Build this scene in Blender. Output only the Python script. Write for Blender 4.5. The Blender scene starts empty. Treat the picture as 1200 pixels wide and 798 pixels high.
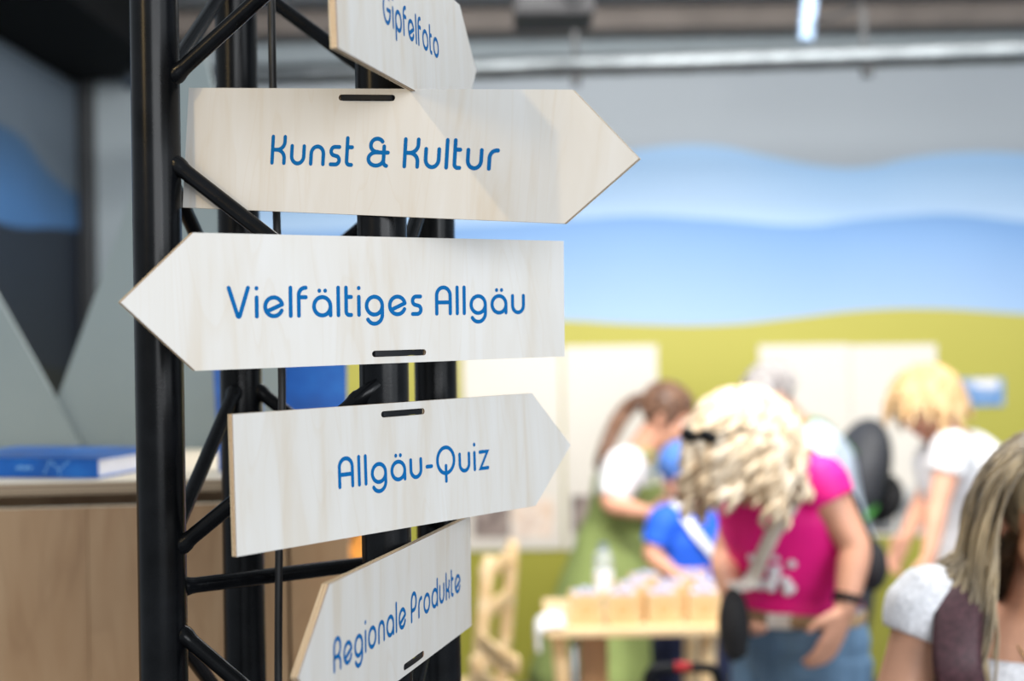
import bpy, bmesh, math, random
from mathutils import Vector, Matrix

random.seed(7)
scene = bpy.context.scene
COL = scene.collection
PI = math.pi

# ------------------------------------------------------------------ camera
FPX = 1666.67           # focal length in pixels of the 1200x798 frame (50 mm lens)
ROLL = 0.0145
CAMZ = 1.6
cam_d = bpy.data.cameras.new('camera')
cam = bpy.data.objects.new('camera', cam_d)
COL.objects.link(cam)
cr, sr = math.cos(ROLL), math.sin(ROLL)
cam.matrix_world = Matrix(((cr, sr, 0, 0), (0, 0, -1, 0), (-sr, cr, 0, CAMZ), (0, 0, 0, 1)))
cam_d.lens = 50.0
cam_d.sensor_width = 36.0
cam_d.clip_start = 0.05
cam_d.dof.use_dof = True
cam_d.dof.focus_distance = 1.42
cam_d.dof.aperture_fstop = 2.6
scene.camera = cam

# ------------------------------------------------------------------ light
scene.view_settings.view_transform = 'Standard'
scene.view_settings.look = 'None'
scene.view_settings.gamma = 1.0
scene.view_settings.use_curve_mapping = False
scene.view_settings.exposure = 0.35

world = bpy.data.worlds.new('hall_daylight')
scene.world = world
world.use_nodes = True
bg = world.node_tree.nodes['Background']
bg.inputs[0].default_value = (0.80, 0.90, 1.0, 1)
bg.inputs[1].default_value = 0.45


def area(name, loc, target, sx, sy, power, col=(1, 1, 1)):
    l = bpy.data.lights.new(name, 'AREA')
    l.shape = 'RECTANGLE'
    l.size, l.size_y, l.energy, l.color = sx, sy, power, col
    o = bpy.data.objects.new(name, l)
    COL.objects.link(o)
    o.location = loc
    d = Vector(target) - Vector(loc)
    o.rotation_euler = d.to_track_quat('-Z', 'Y').to_euler()
    return o


def spot(name, loc, target, power, angle, blend=0.3, radius=0.02, col=(1, 1, 1)):
    l = bpy.data.lights.new(name, 'SPOT')
    l.energy, l.spot_size, l.spot_blend, l.shadow_soft_size, l.color = power, angle, blend, radius, col
    o = bpy.data.objects.new(name, l)
    COL.objects.link(o)
    o.location = loc
    d = Vector(target) - Vector(loc)
    o.rotation_euler = d.to_track_quat('-Z', 'Y').to_euler()
    return o


# daylight through the open sides of the hall, to the right of and far behind the camera
area('daylight_opening_side', (3.6, -1.6, 2.2), (0.2, 2.0, 1.4), 3.2, 2.4, 70, (0.90, 0.95, 1.0))
area('daylight_opening_rear', (3.2, -7.6, 3.0), (0.6, 4.0, 1.2), 7.0, 3.2, 540, (0.95, 0.97, 1.0))
# unseen fill added to brighten the visitors; ceiling lamp over the tables
area('visitor_fill', (0.3, 2.9, 3.0), (1.0, 5.4, 1.0), 2.4, 0.5, 105, (1.0, 0.97, 0.93))
area('ceiling_lamp_tables', (0.9, 4.5, 3.08), (0.9, 4.8, 0.0), 2.4, 0.8, 50, (1.0, 0.97, 0.92))
# warm exhibition spots up to the left, aimed at the sign post
spot('exhibition_spot', (-1.59, -0.17, 3.29), (-0.12, 1.42, 1.75), 50, math.radians(26), 0.4, 0.03, (1.0, 0.72, 0.34))
spot('exhibition_floodlight', (-2.0, -0.5, 2.5), (-0.12, 1.42, 1.78), 30, math.radians(24), 0.6, 0.25, (1.0, 0.70, 0.32))


# ------------------------------------------------------------------ helpers
def at(px, py, y):
    """world point seen at pixel (px, py) of the photograph at distance y"""
    u, v = (px - 600) / FPX, -(py - 399) / FPX
    return Vector((y * (u * cr + v * sr), y, CAMZ + y * (-u * sr + v * cr)))


def tag(o, label=None, cat=None, group=None, kind=None):
    if label: o['label'] = label
    if cat: o['category'] = cat
    if group: o['group'] = group
    if kind: o['kind'] = kind
    return o


def empty(name, loc=(0, 0, 0), rz=0.0):
    o = bpy.data.objects.new(name, None)
    o.empty_display_size = 0.05
    COL.objects.link(o)
    o.location = loc
    o.rotation_euler = (0, 0, rz)
    bpy.context.view_layer.update()
    return o


def link(name, me, mat=None, parent=None, world_space=False):
    o = bpy.data.objects.new(name, me)
    COL.objects.link(o)
    if mat is not None:
        for m in (mat if isinstance(mat, (list, tuple)) else [mat]):
            me.materials.append(m)
    if parent is not None:
        o.parent = parent
        if world_space:
            o.matrix_parent_inverse = parent.matrix_world.inverted()
    return o


def obj(name, bm, mat=None, parent=None, smooth=False, world_space=False, auto=None):
    bmesh.ops.recalc_face_normals(bm, faces=bm.faces)
    me = bpy.data.meshes.new(name)
    bm.to_mesh(me)
    bm.free()
    if smooth:
        for p in me.polygons: p.use_smooth = True
    if auto is not None:
        for p in me.polygons: p.use_smooth = True
        try:
            me.set_sharp_from_angle(angle=math.radians(auto))
        except Exception:
            pass
    return link(name, me, mat, parent, world_space)


def box(bm, c, s, M=None, bevel=0.0):
    r = bmesh.ops.create_cube(bm, size=1.0)
    vs = r['verts']
    for v in vs:
        v.co = Vector((c[0] + v.co.x * s[0], c[1] + v.co.y * s[1], c[2] + v.co.z * s[2]))
    if bevel > 0:
        es = list({e for v in vs for e in v.link_edges})
        rr = bmesh.ops.bevel(bm, geom=es, offset=bevel, segments=2, affect='EDGES', profile=0.5)
        vs = list({v for f in rr['faces'] for v in f.verts} | {v for v in vs if v.is_valid})
    if M is not None:
        for v in vs: v.co = M @ v.co
    return vs


def loft(bm, pts, rad, seg=14, side=None, cap='round'):
    """tube of elliptic rings; rad: number or (a, b) with a along `side`"""
    pts = [Vector(p) for p in pts]
    n = len(pts)
    rad = [(r, r) if not isinstance(r, (tuple, list)) else r for r in rad]
    tang = []
    for i in range(n):
        t = pts[min(i + 1, n - 1)] - pts[max(i - 1, 0)]
        tang.append(t.normalized() if t.length > 1e-9 else Vector((0, 0, 1)))
    if side is None:
        side = Vector((1, 0, 0)) if abs(tang[0].x) < 0.8 else Vector((0, 1, 0))
    side = Vector(side)
    P, R, T, S = [], [], [], []
    prev = side
    fr = []
    for i in range(n):
        s = prev - tang[i] * prev.dot(tang[i])
        if s.length < 1e-4: s = tang[i].orthogonal()
        s.normalize()
        prev = s
        fr.append(s)
    rings = []
    def ring(c, t, s, a, b):
        w = t.cross(s)
        return [bm.verts.new(c + s * (a * math.cos(2 * PI * k / seg)) + w * (b * math.sin(2 * PI * k / seg))) for k in range(seg)]
    def capring(i, sg):
        out = []
        for ph in (0.35, 0.72):
            k = math.cos(ph * PI / 2)
            off = math.sin(ph * PI / 2) * min(rad[i])
            out.append(ring(pts[i] + tang[i] * sg * off, tang[i], fr[i], rad[i][0] * k, rad[i][1] * k))
        tip = bm.verts.new(pts[i] + tang[i] * sg * min(rad[i]))
        return out, tip
    for i in range(n):
        rings.append(ring(pts[i], tang[i], fr[i], *rad[i]))
    t0 = t1 = None
    if cap == 'round':
        a, t0 = capring(0, -1)
        b, t1 = capring(n - 1, 1)
        rings = a[::-1] + rings + b
    for i in range(len(rings) - 1):
        A, B = rings[i], rings[i + 1]
        for k in range(seg):
            bm.faces.new((A[k], A[(k + 1) % seg], B[(k + 1) % seg], B[k]))
    if cap == 'round':
        for k in range(seg):
            bm.faces.new((rings[0][(k + 1) % seg], rings[0][k], t0))
            bm.faces.new((rings[-1][k], rings[-1][(k + 1) % seg], t1))
    elif cap == 'flat':
        bm.faces.new(rings[0][::-1])
        bm.faces.new(rings[-1])
    return rings


def ellipsoid(bm, c, r, M=None, u=16, v=10):
    res = bmesh.ops.create_uvsphere(bm, u_segments=u, v_segments=v, radius=1.0)
    for w in res['verts']:
        p = Vector((w.co.x * r[0], w.co.y * r[1], w.co.z * r[2]))
        if M is not None: p = M.to_3x3() @ p
        w.co = p + Vector(c)
    return res['verts']


def smooth_path(pts, n):
    """Catmull-Rom resample"""
    pts = [Vector(p) for p in pts]
    out = []
    m = len(pts) - 1
    for j in range(n + 1):
        t = j / n * m
        i = min(int(t), m - 1)
        f = t - i
        p0, p1, p2, p3 = pts[max(i - 1, 0)], pts[i], pts[i + 1], pts[min(i + 2, m)]
        out.append(0.5 * ((2 * p1) + (p2 - p0) * f + (2 * p0 - 5 * p1 + 4 * p2 - p3) * f * f + (3 * p1 - p0 - 3 * p2 + p3) * f ** 3))
    return out


def remesh(name, bm, voxel, mat, parent, it=6):
    """one continuous skin around overlapping volumes"""
    bmesh.ops.recalc_face_normals(bm, faces=bm.faces)
    me = bpy.data.meshes.new(name + '_src')
    bm.to_mesh(me)
    bm.free()
    t = bpy.data.objects.new('tmp', me)
    COL.objects.link(t)
    m = t.modifiers.new('r', 'REMESH')
    m.mode = 'VOXEL'
    m.voxel_size = voxel
    s = t.modifiers.new('s', 'SMOOTH')
    s.factor = 0.5
    s.iterations = it
    dg = bpy.context.evaluated_depsgraph_get()
    dg.update()
    new = bpy.data.meshes.new_from_object(t.evaluated_get(dg))
    new.name = name
    bpy.data.objects.remove(t)
    bpy.data.meshes.remove(me)
    for p in new.polygons: p.use_smooth = True
    new.materials.clear()
    return link(name, new, mat, parent, world_space=True)


# ------------------------------------------------------------------ materials
def nt(name):
    m = bpy.data.materials.new(name)
    m.use_nodes = True
    t = m.node_tree
    return m, t, t.nodes['Principled BSDF']


def N(t, kind, **kw):
    n = t.nodes.new(kind)
    for k, v in kw.items():
        if k.startswith('i_'):
            key = k[2:]
            n.inputs[int(key) if key.isdigit() else key].default_value = v
        else:
            setattr(n, k, v)
    return n


def c4(c):
    return (c[0], c[1], c[2], 1)


def srgb(r, g, b):
    f = lambda c: (c / 255 / 12.92) if c / 255 <= 0.04045 else ((c / 255 + 0.055) / 1.055) ** 2.4
    return (f(r), f(g), f(b))


def ramp(t, stops):
    n = t.nodes.new('ShaderNodeValToRGB')
    e = n.color_ramp.elements
    while len(e) < len(stops): e.new(0.5)
    for el, (p, c) in zip(e, stops):
        el.position = p
        el.color = c4(c)
    return n


def mat(name, col, rough=0.6, metal=0.0, var=0.06, scale=40.0, bump=0.0, bscale=None, stretch=(1, 1, 1), spec=None, coat=0.0, sheen=0.0, sss=0.0):
    """plain colour with a little procedural variation and relief"""
    m, t, b = nt(name)
    tc = N(t, 'ShaderNodeTexCoord')
    mp = N(t, 'ShaderNodeMapping')
    mp.inputs['Scale'].default_value = stretch
    t.links.new(tc.outputs['Object'], mp.inputs[0])
    no = N(t, 'ShaderNodeTexNoise', i_Scale=scale, i_Detail=4.0)
    t.links.new(mp.outputs[0], no.inputs['Vector'])
    lo = tuple(max(0, c * (1 - var * 2)) for c in col)
    hi = tuple(min(1, c * (1 + var * 2)) for c in col)
    r = ramp(t, [(0.3, lo), (0.7, hi)])
    t.links.new(no.outputs[0], r.inputs[0])
    t.links.new(r.outputs[0], b.inputs['Base Color'])
    b.inputs['Roughness'].default_value = rough
    b.inputs['Metallic'].default_value = metal
    if spec is not None: b.inputs['Specular IOR Level'].default_value = spec
    if coat: b.inputs['Coat Weight'].default_value = coat
    if sheen:
        b.inputs['Sheen Weight'].default_value = sheen
    if bump:
        n2 = no
        if bscale:
            n2 = N(t, 'ShaderNodeTexNoise', i_Scale=bscale, i_Detail=3.0)
            t.links.new(mp.outputs[0], n2.inputs['Vector'])
        bp = N(t, 'ShaderNodeBump', i_Strength=bump, i_Distance=0.002)
        t.links.new(n2.outputs[0], bp.inputs['Height'])
        t.links.new(bp.outputs[0], b.inputs['Normal'])
    return m


def wood(name, base, dark, light, grain=(9, 1.2, 9), rough=0.45, figure=0.5, seed=0.0):
    """birch veneer: long streaks plus faint cathedral figure, object space"""
    m, t, b = nt(name)
    tc = N(t, 'ShaderNodeTexCoord')
    oi = N(t, 'ShaderNodeObjectInfo')
    add = N(t, 'ShaderNodeVectorMath', operation='ADD')
    sc = N(t, 'ShaderNodeMath', operation='MULTIPLY_ADD', i_1=13.0, i_2=seed)
    t.links.new(oi.outputs['Random'], sc.inputs[0])
    t.links.new(tc.outputs['Object'], add.inputs[0])
    t.links.new(sc.outputs[0], add.inputs[1])
    mp = N(t, 'ShaderNodeMapping')
    mp.inputs['Scale'].default_value = grain
    t.links.new(add.outputs[0], mp.inputs[0])
    n1 = N(t, 'ShaderNodeTexNoise', i_Scale=3.0, i_Detail=6.0, i_Distortion=0.6)
    t.links.new(mp.outputs[0], n1.inputs['Vector'])
    n2 = N(t, 'ShaderNodeTexNoise', i_Scale=1.1, i_Detail=2.0, i_Distortion=1.2)
    t.links.new(mp.outputs[0], n2.inputs['Vector'])
    w = N(t, 'ShaderNodeMath', operation='MULTIPLY', i_1=9.0)
    t.links.new(n2.outputs[0], w.inputs[0])
    fr = N(t, 'ShaderNodeMath', operation='FRACT')
    t.links.new(w.outputs[0], fr.inputs[0])
    line = ramp(t, [(0.0, (0, 0, 0)), (0.04, (1, 1, 1)), (0.22, (0, 0, 0))])
    t.links.new(fr.outputs[0], line.inputs[0])
    r = ramp(t, [(0.3, light), (0.55, base), (0.8, dark)])
    t.links.new(n1.outputs[0], r.inputs[0])
    mx = N(t, 'ShaderNodeMix', data_type='RGBA')
    fm = N(t, 'ShaderNodeMath', operation='MULTIPLY', i_1=figure)
    t.links.new(line.outputs[0], fm.inputs[0])
    t.links.new(fm.outputs[0], mx.inputs[0])
    t.links.new(r.outputs[0], mx.inputs[6])
    mx.inputs[7].default_value = c4(dark)
    t.links.new(mx.outputs[2], b.inputs['Base Color'])
    b.inputs['Roughness'].default_value = rough
    bp = N(t, 'ShaderNodeBump', i_Strength=0.08, i_Distance=0.001)
    t.links.new(n1.outputs[0], bp.inputs['Height'])
    t.links.new(bp.outputs[0], b.inputs['Normal'])
    return m


def ply_edge(name, axis, pitch, a, bcol):
    """stacked veneer layers seen on a cut edge"""
    m, t, b = nt(name)
    tc = N(t, 'ShaderNodeTexCoord')
    sp = N(t, 'ShaderNodeSeparateXYZ')
    t.links.new(tc.outputs['Object'], sp.inputs[0])
    k = N(t, 'ShaderNodeMath', operation='MULTIPLY', i_1=1.0 / pitch)
    t.links.new(sp.outputs[axis], k.inputs[0])
    fr = N(t, 'ShaderNodeMath', operation='FRACT')
    t.links.new(k.outputs[0], fr.inputs[0])
    r = ramp(t, [(0.0, a), (0.48, a), (0.52, bcol), (1.0, bcol)])
    t.links.new(fr.outputs[0], r.inputs[0])
    no = N(t, 'ShaderNodeTexNoise', i_Scale=60.0)
    t.links.new(tc.outputs['Object'], no.inputs['Vector'])
    mx = N(t, 'ShaderNodeMix', data_type='RGBA', blend_type='MULTIPLY')
    mx.inputs[0].default_value = 0.4
    t.links.new(r.outputs[0], mx.inputs[6])
    t.links.new(no.outputs[1], mx.inputs[7])
    t.links.new(r.outputs[0], b.inputs['Base Color'])
    b.inputs['Roughness'].default_value = 0.7
    return m


M = {}
M['sign'] = wood('birch_sign', srgb(201, 197, 190), srgb(192, 180, 162), srgb(205, 203, 199), grain=(12, 1.4, 12), rough=0.5, figure=0.2)
M['sign_edge'] = ply_edge('birch_sign_edge', 2, 0.003, srgb(226, 205, 170), srgb(122, 84, 52))
M['ink'] = mat('blue_print', srgb(0, 92, 152), 0.8, var=0.02, spec=0.15)
M['truss'] = mat('black_powder_coat', (0.004, 0.0045, 0.0055), 0.24, var=0.25, scale=30, bump=0.02, bscale=400, spec=0.15)
M['tie'] = mat('black_nylon', (0.005, 0.006, 0.008), 0.5, var=0.1, spec=0.2)
M['cable'] = mat('black_rubber', (0.008, 0.008, 0.009), 0.5, var=0.1)
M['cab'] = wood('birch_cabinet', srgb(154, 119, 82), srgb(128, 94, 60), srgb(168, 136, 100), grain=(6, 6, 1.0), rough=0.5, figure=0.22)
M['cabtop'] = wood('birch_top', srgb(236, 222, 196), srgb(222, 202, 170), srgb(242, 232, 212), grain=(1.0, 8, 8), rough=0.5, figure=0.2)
M['cabedge'] = ply_edge('birch_top_edge', 2, 0.006, srgb(170, 148, 120), srgb(128, 108, 86))
M['floor'] = mat('grey_carpet', srgb(96, 96, 98), 0.9, var=0.1, scale=120, bump=0.3, bscale=300)
M['wall'] = mat('grey_wall', srgb(138, 148, 153), 0.8, var=0.03, scale=3)
M['ceil'] = mat('grey_ceiling', srgb(150, 154, 158), 0.85, var=0.05, scale=2)
M['dark'] = mat('dark_grey_metal', srgb(26, 29, 32), 0.5, var=0.1)
M['panel'] = mat('grey_white_panel', srgb(134, 144, 143), 0.6, var=0.02, scale=3)
M['black'] = mat('black_fabric', (0.012, 0.012, 0.014), 0.75, var=0.15, scale=80, bump=0.2)
M['paper'] = mat('white_paper', srgb(238, 236, 240), 0.6, var=0.02)
M['white'] = mat('white_cotton', srgb(226, 226, 228), 0.75, var=0.02, scale=20, bump=0.1)


# ------------------------------------------------------------------ setting
def struct(name, bm, m, **kw):
    o = obj(name, bm, m, **kw)
    o['kind'] = 'structure'
    return o

YB = 6.65                       # back wall
XL = -1.965                     # left wall
bm = bmesh.new(); box(bm, (1.2, 3.0, -0.05), (7.4, 9.0, 0.1)); struct('floor', bm, M['floor'])
bm = bmesh.new(); box(bm, (1.2, YB + 0.06, 1.65), (7.4, 0.12, 3.3)); struct('wall_back', bm, M['wall'])
bm = bmesh.new(); box(bm, (XL - 0.17, 5.1, 1.65), (0.2, 3.0, 3.3)); struct('wall_left', bm, M['wall'])
bm = bmesh.new(); box(bm, (1.3, 5.1, 3.17), (7.2, 3.2, 0.1)); struct('ceiling', bm, M['ceil'])
# corner post between the two murals
bm = bmesh.new(); box(bm, (XL + 0.005, YB - 0.05, 1.42), (0.07, 0.07, 2.84), bevel=0.008); struct('trim_1', bm, M['dark'])
# black box added for the dark, less lit ceiling above the left mural
bm = bmesh.new(); box(bm, (XL + 0.19, 5.1, 2.96), (0.50, 2.9, 0.27), bevel=0.01); struct('trim_2', bm, mat('ceiling_shade_black', (0.004, 0.0045, 0.005), 0.85, spec=0.1))
# brown beam over the mural
M['beam'] = mat('brown_grey_beam', srgb(112, 104, 98), 0.7, var=0.08, scale=6)
bm = bmesh.new(); box(bm, (1.4, YB - 0.14, 3.05), (6.6, 0.2, 0.10), bevel=0.012); struct('trim_3', bm, M['beam'])


def mural_mat(name, curves, cols, x0, x1, z1):
    """printed landscape: hazy ridges, each fading towards its foot"""
    m, t, b = nt(name)
    tc = N(t, 'ShaderNodeTexCoord')
    sp = N(t, 'ShaderNodeSeparateXYZ')
    t.links.new(tc.outputs['Generated'], sp.inputs[0])
    last = None
    rgb = N(t, 'ShaderNodeRGB')
    rgb.outputs[0].default_value = c4(cols[0][0])
    last = rgb.outputs[0]
    for (pts, axis), (top, foot, fade) in zip(curves, cols[1:]):
        fc = N(t, 'ShaderNodeFloatCurve')
        cv = fc.mapping.curves[0]
        for i, (x, z) in enumerate(pts):
            X = min(1, max(0, (x - x0) / (x1 - x0)))
            if i < 2:
                cv.points[i].location = (X, z / z1)
            else:
                cv.points.new(X, z / z1)
        fc.mapping.extend = 'HORIZONTAL'
        fc.mapping.update()
        t.links.new(sp.outputs[axis], fc.inputs[1])
        d = N(t, 'ShaderNodeMath', operation='SUBTRACT')
        t.links.new(fc.outputs[0], d.inputs[0])
        t.links.new(sp.outputs[2], d.inputs[1])
        k = N(t, 'ShaderNodeMapRange', i_1=-0.002, i_2=0.002)
        t.links.new(d.outputs[0], k.inputs[0])
        f = N(t, 'ShaderNodeMapRange', i_1=0.0, i_2=fade)
        t.links.new(d.outputs[0], f.inputs[0])
        g = N(t, 'ShaderNodeMix', data_type='RGBA')
        t.links.new(f.outputs[0], g.inputs[0])
        g.inputs[6].default_value = c4(top)
        g.inputs[7].default_value = c4(foot)
        mx = N(t, 'ShaderNodeMix', data_type='RGBA')
        t.links.new(k.outputs[0], mx.inputs[0])
        t.links.new(last, mx.inputs[6])
        t.links.new(g.outputs[2], mx.inputs[7])
        last = mx.outputs[2]
    t.links.new(last, b.inputs['Base Color'])
    b.inputs['Roughness'].default_value = 0.6
    return m


def ridge(pix, y):
    return [(at(px, py, y).x, at(px, py, y).z) for px, py in pix]

MX0, MX1, MZ1 = at(262, 399, YB).x, 4.4, 2.90
r1 = ridge([(262, 205), (420, 215), (560, 205), (660, 193), (740, 177), (830, 171), (900, 184), (960, 195), (1010, 197), (1070, 185), (1140, 179), (1200, 181), (1500, 210)], YB)
r2 = ridge([(262, 275), (420, 270), (560, 264), (660, 258), (750, 253), (830, 257), (950, 264), (1000, 258), (1060, 253), (1110, 251), (1200, 260), (1500, 280)], YB)
r3 = ridge([(262, 395), (420, 384), (560, 377), (660, 375), (730, 379), (850, 380), (930, 372), (1000, 364), (1080, 361), (1200, 368), (1500, 385)], YB)
M['mural'] = mural_mat('mountain_mural_print', [(r1, 0), (r2, 0), (r3, 0)],
                       [(srgb(144, 152, 159),), (srgb(132, 168, 204), srgb(162, 189, 217), 0.10),
                        (srgb(104, 146, 196), srgb(156, 186, 220), 0.16), (srgb(178, 171, 74), srgb(160, 156, 54), 0.3)], MX0, MX1, MZ1)
bm = bmesh.new(); box(bm, ((MX0 + MX1) / 2, YB - 0.012, MZ1 / 2), (MX1 - MX0, 0.02, MZ1))
tag(obj('mountain_mural', bm, M['mural']), 'wide printed mural of blue mountain ridges over a bright green meadow', 'mural')

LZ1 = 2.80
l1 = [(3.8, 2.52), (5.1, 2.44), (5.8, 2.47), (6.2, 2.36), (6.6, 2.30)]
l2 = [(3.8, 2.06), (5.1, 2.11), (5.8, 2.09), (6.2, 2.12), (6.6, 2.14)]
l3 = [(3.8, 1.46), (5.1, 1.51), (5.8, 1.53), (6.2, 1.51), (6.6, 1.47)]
M['mural_dark'] = mural_mat('shaded_mountain_print', [(l1, 1), (l2, 1), (l3, 1)],  # shade of the side wall is put into these print colours
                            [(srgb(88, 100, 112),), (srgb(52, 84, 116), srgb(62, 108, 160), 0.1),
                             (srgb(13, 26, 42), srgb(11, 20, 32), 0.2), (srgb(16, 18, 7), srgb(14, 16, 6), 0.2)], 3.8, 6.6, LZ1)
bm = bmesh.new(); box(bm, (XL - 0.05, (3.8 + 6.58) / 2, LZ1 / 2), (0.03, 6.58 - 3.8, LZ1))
tag(obj('shaded_mural', bm, M['mural_dark']), 'printed mountain mural, shade painted into its colours, on the side wall at the far left', 'mural')

# ------------------------------------------------------------------ sign post: square truss
CH = [(-0.3665, 1.4768), (-0.1297, 1.4375), (-0.3271, 1.7136), (-0.0904, 1.6742)]
ctr = (sum(c[0] for c in CH) / 4, sum(c[1] for c in CH) / 4)
truss = empty('lattice_truss', (ctr[0], ctr[1], 0))
tag(truss, 'tall black square lattice truss carrying the wooden arrow signs', 'truss')
TOPZ = 2.72
def V3(c, z): return Vector((c[0], c[1], z))
bm = bmesh.new()
loft(bm, [(0, 0, 0.012), (0, 0, TOPZ)], [0.025, 0.025], seg=40, cap='flat')
bmesh.ops.recalc_face_normals(bm, faces=bm.faces)
me_ch = bpy.data.meshes.new('chord'); bm.to_mesh(me_ch); bm.free()
for p in me_ch.polygons: p.use_smooth = True
try: me_ch.set_sharp_from_angle(angle=math.radians(40))
except Exception: pass
me_ch.materials.append(M['truss'])
for c in CH:
    o = link('chord', me_ch, None, truss)
    o.location = (c[0] - ctr[0], c[1] - ctr[1], 0)
bm = bmesh.new(); box(bm, (0, 0, 0.006), (0.6, 0.6, 0.012), bevel=0.003)
bp_ = obj('base_plate', bm, M['truss'], truss); bp_.rotation_euler.z = -0.165


def brace(a, b, off=Vector((0, 0, 0)), r=0.0083):
    """thin tube with a weld bead where it meets each chord"""
    a, b = Vector(a), Vector(b) + off
    d = (b - a); L = d.length
    fl = Vector((d.x, d.y, 0)).length / L
    s = 0.0245 / max(fl, 0.3)
    ts = [0, s - .006, s - .002, s + .003, s + .007, s + .012]
    rs = [r, r * 1.1, r * 1.24, r * 1.2, r * 1.06, r]
    ts = ts + [L / 2] + [L - q for q in ts[::-1]]
    rs = rs + [r] + rs[::-1]
    bm = bmesh.new()
    loft(bm, [a + d / L * q for q in ts], rs, seg=18, cap='flat')
    return obj('brace', bm, M['truss'], truss, smooth=True, world_space=True)

ZN, PITCH, GAP = CAMZ + 0.233, 0.486, 0.029
front_off = Vector((-0.002, -0.018, 0))
faces = [(0, 1, front_off), (0, 2, Vector((0, 0, 0))), (3, 2, Vector((0, 0, 0))), (3, 1, Vector((0, 0, 0)))]
za = [ZN + k * PITCH for k in range(-4, 2)]          # nodes on chords 0 and 3
for z in za:
    for i, j, off in faces:
        up = z + PITCH / 2
        dn = z - PITCH / 2
        if up < TOPZ:
            brace(V3(CH[i], z + GAP), V3(CH[j], up - GAP), off)
        if dn > 0:
            brace(V3(CH[i], z - GAP), V3(CH[j], dn + GAP), off)
zc = ZN - PITCH
brace(V3(CH[0], zc), V3(CH[3], zc + 0.002))

# cable hanging inside the truss
cp = [at(318, -400, 1.53), at(318, -240, 1.53), at(318, -110, 1.53), at(318, 0, 1.53), at(320, 110, 1.53), at(324.5, 265, 1.53), at(330.5, 455, 1.53), at(328, 560, 1.53), at(326.5, 700, 1.53), at(326, 830, 1.53)]
cp = [Vector((cp[0].x, 1.53, TOPZ))] + cp + [at(325.5, 960, 1.53), at(325, 1100, 1.53), at(325, 1300, 1.53), at(325, 1600, 1.53), at(325, 1900, 1.53), Vector((at(325, 1900, 1.53).x, 1.53, 0.02))]
bm = bmesh.new(); P = smooth_path(cp, 90); loft(bm, P, [0.0043] * len(P), seg=12)
tag(obj('power_cable', bm, M['cable'], smooth=True), 'thin black cable hanging down inside the black truss', 'cable')

# ------------------------------------------------------------------ signs
SH, SL, SA, ST = 0.125, 0.4266, 0.0687, 0.006


def stadium(cx, cy, w, h, n=8):
    r = h / 2
    out = []
    for k in range(n + 1):
        a = -PI / 2 + PI * k / n
        out.append((cx + w / 2 - r + r * math.cos(a), cy + r * math.sin(a)))
    for k in range(n + 1):
        a = PI / 2 + PI * k / n
        out.append((cx - w / 2 + r + r * math.cos(a), cy + r * math.sin(a)))
    return out


def sign_board(d, slot):
    bm = bmesh.new()
    outer = [(-d * SL / 2, SH / 2), (-d * SL / 2, -SH / 2), (d * SL / 2, -SH / 2), (d * (SL / 2 + SA), 0), (d * SL / 2, SH / 2)]
    loops = [outer, stadium(*slot)]
    es = []
    for lp in loops:
        vs = [bm.verts.new((x, y, 0)) for x, y in lp]
        es += [bm.edges.new((vs[i], vs[(i + 1) % len(vs)])) for i in range(len(vs))]
    bmesh.ops.triangle_fill(bm, use_beauty=True, use_dissolve=False, edges=es)
    r = bmesh.ops.extrude_face_region(bm, geom=list(bm.faces))
    for v in r['geom']:
        if isinstance(v, bmesh.types.BMVert): v.co.z -= ST
    bmesh.ops.recalc_face_normals(bm, faces=bm.faces)
    for f in bm.faces:
        f.material_index = 0 if abs(f.normal.z) > 0.9 else 1
    return bm


def arc(cx, cy, rx, ry, a0, a1, n=None):
    n = n or max(3, int(abs(a1 - a0) / 9))
    return [(cx + rx * math.cos(math.radians(a0 + (a1 - a0) * k / n)), cy + ry * math.sin(math.radians(a0 + (a1 - a0) * k / n))) for k in range(n + 1)]

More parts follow.
